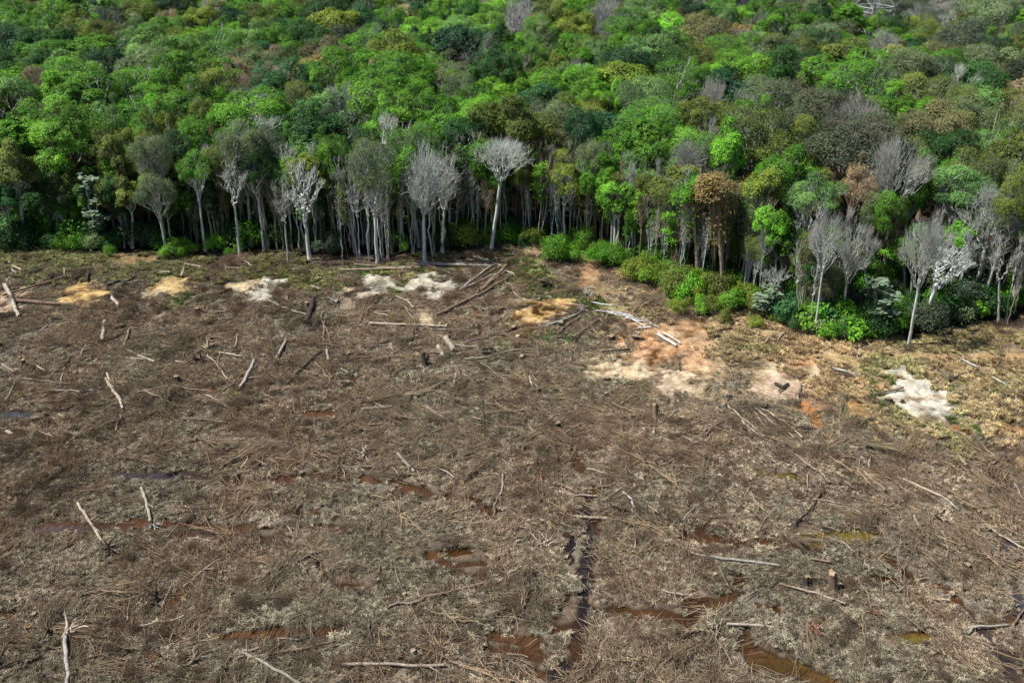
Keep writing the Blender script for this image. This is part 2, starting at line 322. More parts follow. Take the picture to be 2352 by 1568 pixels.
WCP = [(8,1690,800,130,500,(.012,.010,.010)),(8,300,200,200,110,(.06,.028,.012)),(7,2200,140,200,30,(.05,.026,.012)),(7,1900,180,300,30,(.055,.024,.013)),(7,1100,130,350,35,(.03,.025,.03)),(4,100,1390,300,50,(.03,.03,.034)),(9,660,130,220,60,(.07,.058,.012)),(9,1060,540,430,60,(.085,.066,.012)),(9,1580,1255,180,40,(.09,.07,.015)),(8,2070,665,80,50,(.09,.075,.012)),(7,400,490,250,30,(.05,.035,.035)),(9,2300,620,160,60,(.03,.028,.03)),(9,2150,1300,200,250,(.03,.022,.018)),(9,2300,1000,100,150,(.03,.03,.035)),(4,1430,1218,90,40,(.10,.05,.018)),(4,2230,1385,140,40,(.07,.03,.013)),(8,1510,1500,80,120,(.012,.011,.010)),(9,760,1460,300,120,(.045,.025,.006)),(7,1850,500,600,110,(.05,.023,.011)),(9,200,640,60,30,(.05,.02,.01)),(5,960,680,60,30,(.09,.035,.015)),(5,1270,860,80,60,(.13,.06,.016)),(9,500,1010,100,60,(.05,.02,.006)),(8,700,680,160,60,(.06,.028,.008))]  # bluish pool at the left edge has its reflection painted into the colour
for k, x, y, rx, ry, col in WCP:
    ex, ey, ax, ay = ell(k, x, y, rx, ry); a = sstep(1.25, .8, np.hypot((WX-ex)/ax, (WY-ey)/ay))[..., None]; wc = wc + (np.array(col) - wc)*a
g = Geo(); nxx, nyy = len(wx_), len(wy_)
ii = (np.arange(nyy-1)[:, None]*nxx + np.arange(nxx-1)[None]).ravel()
g.add(np.stack([WX, WY, np.full(WX.shape, WZ)], -1).reshape(-1, 3), np.stack([ii, ii+1, ii+1+nxx, ii+nxx], 1))
me = g.mesh('water', [m]); at = me.color_attributes.new('wcol', 'FLOAT_COLOR', 'POINT')
at.data.foreach_set('color', np.concatenate([wc.reshape(-1, 3), np.ones((wc.shape[0]*wc.shape[1], 1))], 1).astype('f').ravel())
water = bpy.data.objects.new('water', me); COL.objects.link(water); props(water, 'murky brown and yellow standing water in the ditches and hollows', kind='structure')

# ---------------------------------------------------------------- tree prototypes
def lobed(Rx, Rz, nl, lr, ntip, low=-.15, flat=1.0):
    """points on the hull of a heap of lobes: a broadleaf crown. centre of the crown is the origin"""
    d = norm(rng.normal(0, 1, (nl*3, 3))); d = d[d[:, 2] > low][:nl]
    az = np.arctan2(d[:, 1], d[:, 0]); ph = rng.random(3)*6.28; asym = 1 + .22*np.sin(az + ph[0]) + .16*np.sin(2*az + ph[1]) + .12*np.sin(3*az + ph[2])
    C = d*np.array([Rx*.76, Rx*.76, Rz*.74])*(.72 + .42*rng.random((len(d), 1)))*asym[:, None]; C = C[rng.random(len(C)) < .86]; d = C
    C = np.vstack([C, [[0, 0, Rz*.35]]]); r = Rx*lr*(.55 + .8*rng.random(len(C))); r[-1] = Rx*.42
    P = []; O = []; Lb = []
    q = int(ntip*2.6/len(C)) + 4
    for i in range(len(C)):
        u = norm(rng.normal(0, 1, (q, 3))); u = u[u[:, 2] > -.45]
        pt = C[i] + u*r[i]*np.array([1, 1, flat])*(.85 + .2*rng.random((len(u), 1)))
        dd = np.linalg.norm(pt[:, None] - C[None], axis=2)/r[None]; dd[:, i] = 9
        k = dd.min(1) > .88; P.append(pt[k]); O.append(u[k]*.6 + norm(pt[k])*.5); Lb.append(np.full(k.sum(), i))
    P = np.vstack(P); O = np.vstack(O); Lb = np.concatenate(Lb); s = rng.permutation(len(P))[:ntip]
    return P[s], O[s], Lb[s]
def skel(g, tips, fork, counts, pull, r_tip=.012, wig=.1, mat=0, nsides=3, expo=.42, skip_tips=False, stem_dir=(0, 0, 1)):
    """branches that gather the tips level by level down to the fork"""
    pos = [np.asarray(tips, float)]; par = []; cnt = [np.ones(len(tips))]
    for k, pl in zip(counts, pull):
        P = pos[-1]; k = min(k, len(P)); c = P[rng.choice(len(P), k, replace=False)]
        for _ in range(2):
            a = np.argmin(((P[:, None] - c[None])**2).sum(2), 1)
            for ax in range(3): c[:, ax] = np.bincount(a, P[:, ax], k)/np.maximum(np.bincount(a, minlength=k), 1)
        n = np.bincount(a, cnt[-1], k)
        c = fork + (c - fork)*pl; par.append(a); pos.append(c); cnt.append(n)
    pos.append(np.array([fork], float)); par.append(np.zeros(len(pos[-2]), int)); cnt.append(np.array([cnt[-1].sum()]))
    din = [None]*len(pos); din[-1] = np.array([stem_dir], float)
    for l in range(len(pos)-2, -1, -1):
        if l == 0 and skip_tips: break
        a = par[l]; A = pos[l+1][a]; B = pos[l]; e = B - A; ln = np.linalg.norm(e, axis=1, keepdims=True)
        ctl = A + norm(din[l+1][a])*ln*.38
        ns = 1 if l == 0 else (2 if l == 1 else 4)
        if l == 0 and wig > .15: ns = 2
        r1 = r_tip*cnt[l]**expo; r0 = np.minimum(r_tip*cnt[l+1][a]**expo, r1*1.5)
        prev = A; W = rng.normal(0, 1, (ns+1, len(B), 3))*ln*wig*.5; W[0] = 0; W[-1] = 0
        sides = 3 if l < 2 else (4 if l == 2 else max(nsides, 6))
        for s in range(1, ns+1):
            t = s/ns; q = A*(1-t)**2 + ctl*2*t*(1-t) + B*t*t + W[s]
            frustums(g, prev, q, r0 + (r1-r0)*(s-1)/ns, r0 + (r1-r0)*s/ns, sides, mat, .4); last = q - prev; prev = q
        din[l] = last
    return cnt[-1][0]
def trunk(g, fork, r0, r1, wig=.2, mat=0, flare=1.6):
    n = 9; t = np.linspace(0, 1, n)[:, None]; P = np.array([[0, 0, -.4]])*(1-t) + np.array([fork])*t
    W = np.cumsum(rng.normal(0, 1, (n, 3)), 0)*wig*.3; W -= W[-1]*t; W[:, 2] = 0; P = P + W*np.sin(t*math.pi)
    r = r0 + (r1 - r0)*t[:, 0]; r[0] *= flare; r[1] *= 1.0 + (flare-1)*.25
    tube(g, P, r, 8, mat, .4, cap=False)
PRO = {}
def mk(kind, name, crown, tr, **info):
    """register a prototype: crown mesh, trunk mesh and one joined mesh for the distant mass"""
    cm = crown.mesh(name + '_crown', [M_BARK, M_LEAF]); tm = tr.mesh(name + '_trunk', [M_BARK])
    j = Geo(); j.join(tr); j.join(crown); jm = j.mesh(name, [M_BARK, M_LEAF])
    PRO.setdefault(kind, []).append(dict(crown=cm, trunk=tm, joined=jm, **info))
H0 = 18.0
def green(kind, Rx, Rz, nl, lr, ntip, nleaf, size, zf=.55, flat=1.0, low=-.15, spread=.22, show=False):
    cz = H0 - Rz*.98; fork = np.array([rng.normal(0, .3), rng.normal(0, .3), H0*zf])
    P, O, Lb = lobed(Rx, Rz, nl, lr, ntip, low, flat); P = P + [0, 0, cz]
    cr = Geo(); lv = rng.random(Lb.max()+1)*.7 + .15
    lv = lv[Lb] + rng.normal(0, .08, len(P))
    leaves(cr, P, O, nleaf, size, spread*.8, 1, val=lv)
    tr = Geo(); sub = P[rng.permutation(len(P))[:260]] if not show else P
    if show:
        skel(cr, P, fork, (350, 80, 22, 6), (.93, .85, .72, .5), .010)
        total = len(P); tr_r = .010*total**.42
    else:
        skel(cr, sub, fork, (60, 18, 5), (.85, .7, .45), .022, skip_tips=False); tr_r = .022*260**.42
    trunk(tr, fork, tr_r*1.35, tr_r); mk(kind, kind, cr, tr, H=H0, W=2*Rx)
for i in range(7): green('round', 3.9 + .5*rng.random(), 4.4 + 1.2*rng.random(), 23+i, .31, 1600, 11, .215, zf=.44, low=-.55)
for i in range(4): green('flat', 4.6, 2.8 + .8*rng.random(), 26+2*i, .27, 1500, 10, .215, zf=.5, flat=.75, low=-.3)
for i in range(3): green('tall', 3.0, 4.6, 18, .36, 1100, 11, .25, zf=.45, low=-.5)
for i in range(3): green('hazy', 4.0, 4.6, 18, .36, 1700, 8, .2, zf=.4, low=-.5, spread=.3, show=True)
green('fine', 4.4, 4.0, 40, .22, 2100, 7, .17, zf=.45, low=-.35, spread=.18); green('fine', 4.1, 4.8, 46, .2, 2100, 7, .17, zf=.42, low=-.45, spread=.18)
green('coarse', 3.4, 4.6, 17, .36, 800, 12, .36, zf=.45, low=-.4, spread=.32); green('coarse', 4.4, 3.6, 20, .32, 900, 12, .34, low=-.3, spread=.32)

def dome_tips(Rx, Rz, n, shell=.35, low=0.02):
    d = norm(rng.normal(0, 1, (n*3, 3))); d = d[d[:, 2] > low][:n]
    b = 1 + .16*np.sin(d[:, 0]*7 + 1)*np.cos(d[:, 1]*6) + .08*rng.normal(0, 1, len(d))*0
    return d*np.array([Rx, Rx, Rz])*(1 - shell*rng.random((len(d), 1))**1.5)*b[:, None]
def ragged_tips(Rx, Rz, n, low=-.1, M=11):
    c = norm(rng.normal(0, 1, (M*4, 3))); c = c[c[:, 2] > low][:M]*np.array([Rx, Rx, Rz])*(.5 + .42*rng.random((M, 1)))
    az = np.arctan2(c[:, 1], c[:, 0]); ph = rng.random(2)*6.28; c[:, :2] *= (1 + .25*np.sin(az + ph[0]) + .18*np.sin(2*az + ph[1]))[:, None]
    i = rng.integers(0, M, int(n*.8)); r = Rx*(.17 + .16*rng.random(M))
    P = c[i] + norm(rng.normal(0, 1, (len(i), 3)))*(r[i][:, None])*(rng.random((len(i), 1))**.5)*np.array([1, 1, .85])
    return np.vstack([P, dome_tips(Rx*.92, Rz*.92, int(n*.2), .7, low)])
def bare(kind, Rx, Rz, n, zf, counts, pull, r_tip, wig, lean=(0, 0), shell=.35, low=0.02, expo=.365, twigs=0, leaf=0, H=H0, M_=0):
    fork = np.array([lean[0], lean[1], H*zf]); P = (ragged_tips(Rx, Rz, n, low, M_) if M_ else dome_tips(Rx, Rz, n, shell, low)) + [lean[0]*1.3, lean[1]*1.3, H - Rz]
    cr = Geo(); tr = Geo(); tot = skel(cr, P, fork, counts, pull, r_tip, wig, expo=expo)
    if twigs:
        q = np.repeat(P, twigs, 0); o = norm(q - fork + rng.normal(0, 1, q.shape)*2.2); frustums(cr, q, q + o*(.35 + .5*rng.random((len(q), 1))), r_tip*.8, r_tip*.35, 3, 0, .4)
    if leaf: s = P[rng.permutation(len(P))[:leaf]]; leaves(cr, s, s - fork, 6, .2, .22, 1)
    rr = r_tip*tot**expo; trunk(tr, fork, rr*1.45, rr); mk(kind, kind, cr, tr, H=H, W=2*Rx)
bare('umbrella_bare', 6.0, 3.2, 1300, .60, (420, 130, 40, 12, 4), (.95, .9, .80, .64, .42), .017, .15, low=.0, twigs=1, M_=17)
bare('dome_bare', 5.2, 5.2, 1900, .42, (560, 170, 50, 16, 5), (.95, .88, .78, .58, .30), .0155, .12, shell=.5, low=-.15, twigs=1, M_=20)
bare('dome_bare', 4.6, 4.8, 1200, .48, (400, 130, 38, 12, 4), (.95, .88, .78, .58, .34), .016, .15, low=-.2, twigs=2, M_=13)
bare('dome_bare', 4.4, 5.8, 1000, .40, (340, 110, 34, 11, 4), (.95, .88, .78, .58, .34), .016, .17, low=-.3, twigs=2, lean=(.5, .2), M_=10)
bare('dome_bare', 5.0, 4.0, 1100, .52, (380, 120, 36, 11, 4), (.95, .88, .78, .58, .34), .016, .16, low=-.1, twigs=2, lean=(-.4, .3), M_=11)
bare('vase_bare', 4.6, 8.8, 1100, .38, (440, 170, 60, 20, 7), (.96, .88, .76, .54, .26), .018, .08, low=.15, twigs=1, M_=22)
bare('vase_bare', 3.0, 8.6, 700, .38, (280, 100, 34, 12, 5), (.95, .87, .76, .55, .28), .018, .10, low=.05, twigs=1, M_=12)
bare('vase_bare', 3.4, 7.4, 800, .42, (300, 100, 34, 12, 4), (.95, .87, .76, .55, .30), .017, .13, low=-.1, twigs=1, lean=(.4, 0), M_=9)
bare('gnarl_bare', 4.6, 6.4, 150, .38, (76, 32, 12, 5), (.92, .84, .68, .42), .036, .30, lean=(.5, 0), low=-.25, twigs=4, expo=.41, M_=9)
bare('gnarl_bare', 4.0, 5.8, 170, .42, (84, 36, 13, 5), (.92, .84, .7, .45), .034, .34, lean=(-.4, .2), low=-.25, twigs=4, expo=.41, M_=8)
for i in range(6): bare('thin_bare', 1.6 + .28*i, 6.6 - .5*i, 220 + 30*i, .36 + .04*i, (100, 34, 11, 4), (.93, .85, .72, .5), .015, .14 + .02*(i % 3), lean=(rng.normal(0, .35), rng.normal(0, .3)), low=-.4, leaf=60 if i % 3 == 2 else 0, twigs=2, M_=5+i)
def vine_tree(kind, Rx):
    P, O, Lb = lobed(Rx, 3.2, 11, .40, 620, -.4); P = P + [0, 0, H0-3.2]; cr = Geo(); tr = Geo(); lv = (rng.random(Lb.max()+1)*.5+.25)[Lb]
    leaves(cr, P, O, 8, .26, .25, 1, val=lv)
    for s in range(7):                               # curtains of creeper hanging off the crown
        a = rng.random()*6.28; r = Rx*(.35 + .55*rng.random()); top = H0 - 2.5 - rng.random()*2; L_ = 2 + 6*rng.random(); n = int(L_*6)
        z = top - rng.random(n)*L_; q = np.stack([math.cos(a)*r + rng.normal(0, .5, n), math.sin(a)*r + rng.normal(0, .5, n), z], 1)
        leaves(cr, q, q*[1, 1, 0], 7, .24, .22, 1, up=.1, val=np.full(n, .25 + .5*rng.random()))
        st = np.stack([math.cos(a)*r + rng.normal(0, .4, 7), math.sin(a)*r + rng.normal(0, .4, 7), np.full(7, top)], 1)
        frustums(cr, st, st - np.array([[0, 0, 1.]])*L_*(.8+.5*rng.random((7, 1))) + rng.normal(0, .3, (7, 3)), .02, .015, 3, 0, .3)
    fork = np.array([0, 0, H0*.6]); skel(cr, P[:200], fork, (50, 15, 4), (.85, .7, .45), .02); trunk(tr, fork, .24, .17)
    mk(kind, kind, cr, tr, H=H0, W=2*Rx)
for r_ in (1.9, 2.3, 2.7): vine_tree('vine', r_)
def slender(kind, leafy, Hs=12.0, nc=5, Rc=1.1, ls=.3):
    cr = Geo(); tr = Geo(); P = []; 
    for i in range(nc):
        z = Hs*(.5 + .5*(i+1)/nc); a = rng.random()*6.28; r = rng.random()*Rc*.9*(1.2 - z/Hs*.6)
        P.append(np.array([math.cos(a)*r, math.sin(a)*r, z]) + rng.normal(0, .33, (26, 3))*[1.2, 1.2, .8])
    P = np.vstack(P); axis = P*[0, 0, 1] - [0, 0, 1.0]; fork = np.array([0, 0, Hs*.5])
    skel(cr, P if not leafy else P[:60], fork, (30, 10, 4), (.9, .78, .55), .010, .12)
    frustums(cr, [[0, 0, Hs*.5]], [[.1, .1, Hs*.93]], [.05], [.02], 5, 0, .4)
    if leafy: leaves(cr, P, P - [0, 0, Hs*.5], 9, ls, .25, 1, val=.3+.5*rng.random(len(P)))
    trunk(tr, fork, .085, .055, wig=.35); mk(kind, kind, cr, tr, H=Hs, W=2*Rc+1)
for i in range(4): slender('slender', True, 12, 4+i, 1.0+.2*i)
for i in range(3): slender('pole', False, 12, 4, .7)
def shrub(kind, Rx, Rz, ntip, nleaf, size, big=False):
    P, O, Lb = lobed(Rx, Rz, 9, .42, ntip, -.1); P = P*[1, 1, 1] + [0, 0, Rz*.75]; P[:, 2] = np.maximum(P[:, 2], .1)
    cr = Geo(); tr = Geo(); leaves(cr, P, O, nleaf, size, .22, 1, val=np.clip((rng.random(Lb.max()+1)*.6+.2)[Lb] + rng.normal(0, .12, len(P)), 0, 1))
    base = rng.normal(0, .15, (7, 3))*[1, 1, 0] - [0, 0, .1]; frustums(tr, base, base*2 + rng.normal(0, Rx*.4, (7, 3))*[1, 1, 0] + [0, 0, Rz], .04, .015, 4, 0, .3)
    mk(kind, kind, cr, tr, H=Rz*1.9, W=2*Rx)
for i in range(5): shrub('shrub', 1.5+.2*i, 1.1+.15*i, 260, 9, .2)
for i in range(2): shrub('bigleaf', 1.5, 1.4, 110, 6, .42)
def cecropia():
    cr = Geo(); tr = Geo(); P = []
    for i in range(34):
        z = 5 + 11*rng.random(); a = rng.random()*6.28; r = (.6 + 1.7*rng.random()); P.append([math.cos(a)*r, math.sin(a)*r, z])
    P = np.array(P); skel(cr, P, np.array([0, 0, 4.]), (14, 6, 3), (.9, .8, .5), .05); leaves(cr, P, np.tile([0, 0, 1.], (34, 1)), 13, .95, .42, 1, up=1.2, jit=.45, val=.4+.4*rng.random(34), asp=.8)
    trunk(tr, np.array([0, 0, 4.]), .16, .13); mk('cecropia', 'cecropia', cr, tr, H=16.5, W=4.6)
cecropia()
def palm():
    cr = Geo(); tr = Geo(); z = 15.0
    for i in range(16):
        a = i*2.4 + rng.random()*.4; el = .9 - i*.07; t = np.linspace(0, 1, 8)
        q = np.stack([np.cos(a)*t*3.2*math.cos(el*.6), np.sin(a)*t*3.2*math.cos(el*.6), z + t*math.sin(el)*3 - t*t*2.4], 1)
        tube(cr, q, .035*(1.1-t), 3, 0, .4, cap=False)
        for s in (-1, 1):
            tt = np.repeat(t[1:], 3) ; b = np.stack([np.interp(tt + rng.random(21)*.1, t, q[:, k]) for k in range(3)], 1)
            sd_ = np.array([-math.sin(a), math.cos(a), 0])*s; tip = b + sd_*.75*(1.15-tt)[:, None] + np.array([math.cos(a), math.sin(a), 0])*.35 - [0, 0, .25]
            wv = np.array([math.cos(a), math.sin(a), 0])*.05; V = np.stack([b - wv, b + wv, tip], 1).reshape(-1, 3); cr.add(V, np.arange(len(V)).reshape(-1, 3), 1, .5)
    trunk(tr, np.array([.2, 0, z]), .2, .13); mk('palm', 'palm', cr, tr, H=16, W=6)
palm()

# ---------------------------------------------------------------- placing helpers
TINT = {'mid green': (.055,.15,.012), 'bright green': (.085,.205,.018), 'vivid light green': (.12,.29,.03), 'dark green': (.020,.065,.014), 'blue-green': (.024,.082,.028),
        'olive green': (.085,.115,.022), 'yellow-green': (.12,.165,.022), 'grey-green': (.085,.125,.055), 'pale green': (.095,.19,.055), 'brown': (.115,.115,.055),
        'rusty orange': (.145,.115,.045), 'dull dark': (.04,.058,.035), 'dark teal': (.016,.05,.022), 'beige': (.22,.18,.11)}
BT = {'white': (.50,.525,.50), 'pale grey': (.43,.445,.41), 'grey': (.33,.335,.305), 'brown': (.20,.15,.11), 'dark': (.10,.08,.06), 'tan': (.33,.27,.19)}
TINT = {k: tuple(1.3*c for c in v) for k, v in TINT.items()}
def jitter(c, s=.12): f = 1 + rng.normal(0, s); return tuple(float(max(0, v*f*(1 + rng.normal(0, s*.22)))) for v in c)
KNAME = {'round': 'broadleaf_tree', 'flat': 'broadleaf_tree', 'tall': 'broadleaf_tree', 'hazy': 'broadleaf_tree', 'fine': 'broadleaf_tree', 'coarse': 'broadleaf_tree', 'umbrella_bare': 'bare_tree', 'dome_bare': 'bare_tree',
         'vase_bare': 'bare_tree', 'gnarl_bare': 'bare_tree', 'thin_bare': 'bare_tree', 'vine': 'vine_covered_tree', 'slender': 'slender_tree', 'pole': 'bare_sapling', 'shrub': 'shrub', 'bigleaf': 'shrub', 'cecropia': 'cecropia_tree', 'palm': 'palm_tree'}
SHAPE = {'round': 'rounded', 'flat': 'flat-topped', 'tall': 'tall narrow', 'hazy': 'thinly leaved', 'fine': 'finely domed', 'coarse': 'large-leaved', 'umbrella_bare': 'umbrella-shaped leafless', 'dome_bare': 'domed leafless', 'vase_bare': 'vase-shaped leafless',
         'gnarl_bare': 'gnarled leafless', 'thin_bare': 'thin leafless', 'vine': 'creeper-draped', 'slender': 'slender small-crowned', 'pole': 'leafless', 'shrub': 'bushy', 'bigleaf': 'large-leaved', 'cecropia': 'silvery large-leaved', 'palm': 'feathery palm'}
NOUN = {'broadleaf_tree': 'tree', 'bare_tree': 'tree', 'vine_covered_tree': 'tree', 'slender_tree': 'young tree', 'bare_sapling': 'sapling', 'shrub': 'shrub', 'cecropia_tree': 'tree', 'palm_tree': 'tree'}
GROUPS = {'broadleaf_tree': 'broadleaf trees of the forest', 'bare_tree': 'leafless trees of the forest', 'vine_covered_tree': 'creeper-draped trees at the forest edge', 'slender_tree': 'young trees along the forest edge',
          'bare_sapling': 'leafless saplings along the forest edge', 'shrub': 'shrubs along the forest edge', 'palm_tree': 'palms in the forest', 'cecropia_tree': 'silvery large-leaved trees'}
TREES = []   # records, turned into objects further down
def rec(kind, x, y, h, wd, tint, bt, proto=None, rot=None, landmark=None, lean=(0, 0), force=True):
    TREES.append(dict(kind=kind, x=x, y=y, h=h, w=wd, tint=tint, bt=bt, proto=proto, rot=rot, lm=landmark, lean=lean, force=force))
# trees of the front: base pixel, top pixel, crown width in photo pixels
FRONT = [
 ('thin_bare',145,560,125,400,60,None,'tan',1,None),('cecropia',222,572,212,402,62,'CEC','pale grey',0,'the silvery large-leaved tree'),('coarse',305,572,292,408,72,'olive green','pale grey',0,None),
 ('hazy',383,582,358,398,82,'grey-green','pale grey',None,None),('thin_bare',372,560,352,345,92,None,'pale grey',1,None),('flat',472,576,438,350,95,'mid green','white',None,'the flat-crowned leaning tree'),
 ('round',517,556,497,335,80,'olive green','white',None,None),('thin_bare',552,588,540,300,80,None,'pale grey',1,None),('flat',607,582,588,352,72,'dark green','white',None,None),
 ('thin_bare',663,608,640,380,62,None,'grey',1,None),('gnarl_bare',713,601,690,350,112,None,'white',0,'the gnarled white leafless tree'),('thin_bare',818,585,795,372,85,None,'grey',2,None),('hazy',868,606,852,325,105,'grey-green','white',None,None),
 ('thin_bare',924,573,918,345,64,None,'pale grey',0,None),('vase_bare',976,604,970,318,128,None,'white',0,'the tall white vase-shaped tree'),('vase_bare',1016,586,1028,318,84,None,'pale grey',1,None),('thin_bare',1030,556,1048,318,62,None,'pale grey',1,None),
 ('thin_bare',1047,566,1050,400,50,None,'tan',2,None),('umbrella_bare',1129,576,1162,320,160,None,'white',0,'the white umbrella-shaped tree'),('thin_bare',1115,570,1117,405,48,None,'brown',2,None),
 ('slender',1241,566,1243,380,55,'bright green','pale grey',None,None),('round',1298,572,1296,365,78,'yellow-green','pale grey',None,None),('hazy',1366,565,1368,318,80,'grey-green','pale grey',None,None),('tall',1414,598,1411,402,70,'vivid light green','pale grey',None,'the bright leafy column'),
 ('thin_bare',1455,600,1450,360,44,None,'pale grey',2,None),('thin_bare',1481,606,1478,385,58,None,'pale grey',0,None),('vine',1530,625,1528,400,70,'olive green','grey',None,None),('vine',1600,655,1590,410,75,'mid green','tan',None,None),
 ('vine',1657,662,1645,395,92,'rusty orange','tan',None,'the rust-tinged tree'),('vine',1712,672,1765,388,80,'yellow-green','grey',None,None),('vine',1560,610,1560,380,80,'olive green','brown',None,None),('vine',1690,640,1695,420,70,'brown','tan',None,None),
 ('flat',1860,690,1872,415,118,'pale green','white',None,'the pale flat-topped tree'),('dome_bare',2030,650,2062,303,168,None,'grey',0,'the great grey domed tree'),('dome_bare',1870,772,1905,478,88,None,'pale grey',1,None),('vase_bare',1930,758,1965,490,88,None,'pale grey',1,'the forked pale tree'),
 ('thin_bare',1883,758,1895,505,60,None,'white',1,None),('dome_bare',2085,797,2138,488,108,None,'pale grey',0,'the leaning grey tree'),('gnarl_bare',2128,742,2172,545,118,None,'white',1,'the contorted white tree'),('thin_bare',2194,706,2216,480,85,None,'pale grey',1,None),
 ('dome_bare',2232,706,2290,428,150,None,'grey',1,'the broad leafless crown'),('thin_bare',2293,742,2318,500,70,None,'grey',1,None),('hazy',2318,716,2365,470,110,'grey-green','grey',None,None),('gnarl_bare',1786,712,1787,600,62,None,'pale grey',1,'the small forked tree'),
 ('slender',1719,669,1735,520,50,'olive green','pale grey',None,None),('slender',1744,672,1752,540,45,'mid green','pale grey',None,None),('dome_bare',1985,700,1990,520,80,None,'grey',1,None),('cecropia',2020,770,2024,640,70,'CEC','grey',0,None),('cecropia',1760,735,1762,660,50,'CEC','grey',0,None),('round',2090,700,2110,520,100,'mid green','grey',None,None),
 ('coarse',2080,690,2075,560,90,'bright green','grey',None,None),('vine',1800,650,1815,450,70,'olive green','tan',None,None),('vine',2250,660,2262,480,80,'olive green','grey',None,None),('round',2351,690,2352,520,90,'olive green','grey',None,None),
 ('hazy',1930,690,1925,560,80,'mid green','pale grey',None,None),('thin_bare',1840,640,1850,480,60,None,'pale grey',1,None),('round',130,560,95,400,100,'dark green','dark',None,None),('tall',60,566,35,330,90,'olive green','grey',None,None),('tall',20,570,5,420,80,'blue-green','grey',None,None)]
for kd, bx, by, tx_, ty, pw, tn, bt, pi, lm in FRONT:
    x, y = G(bx, by); xt, zt = z_at(tx_, ty, y); zt = max(zt, 4)
    t = (.13,.19,.13) if tn == 'CEC' else TINT[tn or 'grey-green']
    rec(kd, x, y, zt, pw/pxm(y, zt*.8), (jitter(t, .05), tn), (jitter(BT[bt], .05), bt), pi, None, lm, (np.clip(xt-x, -3.5, 3.5), 0))
# notable crowns in the canopy: top-centre pixel, width, shape, colour
CAN = [(250,105,75,'round','dark teal'),(180,62,50,'round','yellow-green'),(530,20,75,'round','dark green'),(1027,30,85,'round','dark teal'),(810,55,88,'hazy','dull dark'),(850,150,55,'tall','beige'),(868,185,45,'thin_bare','grey'),(805,162,62,'round','bright green'),(1425,196,88,'fine','dull dark'),(1418,186,58,'round','vivid light green'),
 (1518,165,105,'fine','yellow-green'),(1128,185,112,'round','bright green'),(1235,150,115,'round','bright green'),(1240,235,130,'hazy','grey-green'),(1400,5,95,'flat','rusty orange'),(1540,30,62,'flat','rusty orange'),(1250,92,55,'fine','brown'),(1375,98,88,'flat','pale green'),(1387,128,42,'gnarl_bare','white'),(956,82,34,'round','vivid light green'),
 (320,36,42,'round','rusty orange'),(383,24,55,'hazy','beige'),(233,84,110,'flat','olive green'),(493,142,95,'coarse','bright green'),(215,222,105,'fine','pale green'),(345,245,85,'fine','yellow-green'),(353,282,80,'flat','olive green'),(60,160,110,'flat','beige'),(665,170,70,'round','blue-green'),(1761,17,58,'dome_bare','grey'),
 (1605,2,85,'round','dark teal'),(1685,33,85,'round','dark green'),(1710,60,78,'fine','mid green'),(2140,36,112,'hazy','yellow-green'),(2065,32,62,'flat','dark green'),(2240,36,85,'flat','dark green'),(2320,54,85,'hazy','brown'),(2167,85,145,'fine','olive green'),(1735,122,40,'thin_bare','pale grey'),(1632,166,66,'dome_bare','grey'),
 (1605,134,75,'round','vivid light green'),(1855,178,98,'gnarl_bare','tan'),(1925,222,80,'gnarl_bare','tan'),(1975,226,95,'hazy','brown'),(1880,275,70,'gnarl_bare','tan'),(1608,250,75,'thin_bare','pale grey'),(1670,276,68,'coarse','vivid light green'),(1970,264,88,'tall','dark green'),(2260,284,108,'fine','pale green'),(1770,195,78,'fine','bright green'),
 (1768,240,72,'round','bright green'),(2040,206,52,'round','blue-green'),(1600,325,120,'umbrella_bare','grey'),(1880,30,65,'round','dark teal'),(1931,102,38,'gnarl_bare','brown'),(2317,272,60,'palm','mid green'),(2290,232,55,'palm','olive green'),(1990,160,70,'round','olive green'),(1960,70,90,'round','mid green'),(2015,32,65,'flat','bright green'),
 (1160,235,90,'round','olive green'),(950,290,120,'hazy','mid green'),(700,190,90,'hazy','olive green'),(560,205,80,'hazy','dull dark'),(130,230,100,'hazy','grey-green'),(310,330,90,'hazy','grey-green'),(520,300,110,'hazy','grey-green'),(610,300,90,'hazy','dull dark'),(760,300,100,'fine','mid green'),(460,205,70,'fine','olive green'),
 (640,60,80,'round','mid green'),(730,20,60,'dome_bare','grey'),(80,40,70,'fine','yellow-green'),(2210,190,90,'hazy','olive green'),(2300,150,90,'hazy','brown'),(1330,240,90,'round','blue-green'),(1060,170,80,'hazy','grey-green'),(890,240,70,'round','vivid light green'),(1790,130,60,'coarse','dark green'),(2100,320,90,'hazy','olive green'),(2240,350,140,'hazy','olive green'),(2330,400,90,'round','olive green')]
for cx, cy, pw, kd, tn in CAN:
    h = 18.5 + rng.normal(0, 1.2); d = ray(cx, cy); t = (h - CAMH)/d[2]; x, y = d[0]*t, d[1]*t
    isb = tn in BT; y = max(y, edge_y(x) + 3.5)
    rec(kd, x, y, h, pw/pxm(y, h), (jitter(TINT['grey-green' if isb else tn], .06), None if isb else tn), (jitter(BT[tn if isb else 'grey'], .05), tn if isb else 'grey'))
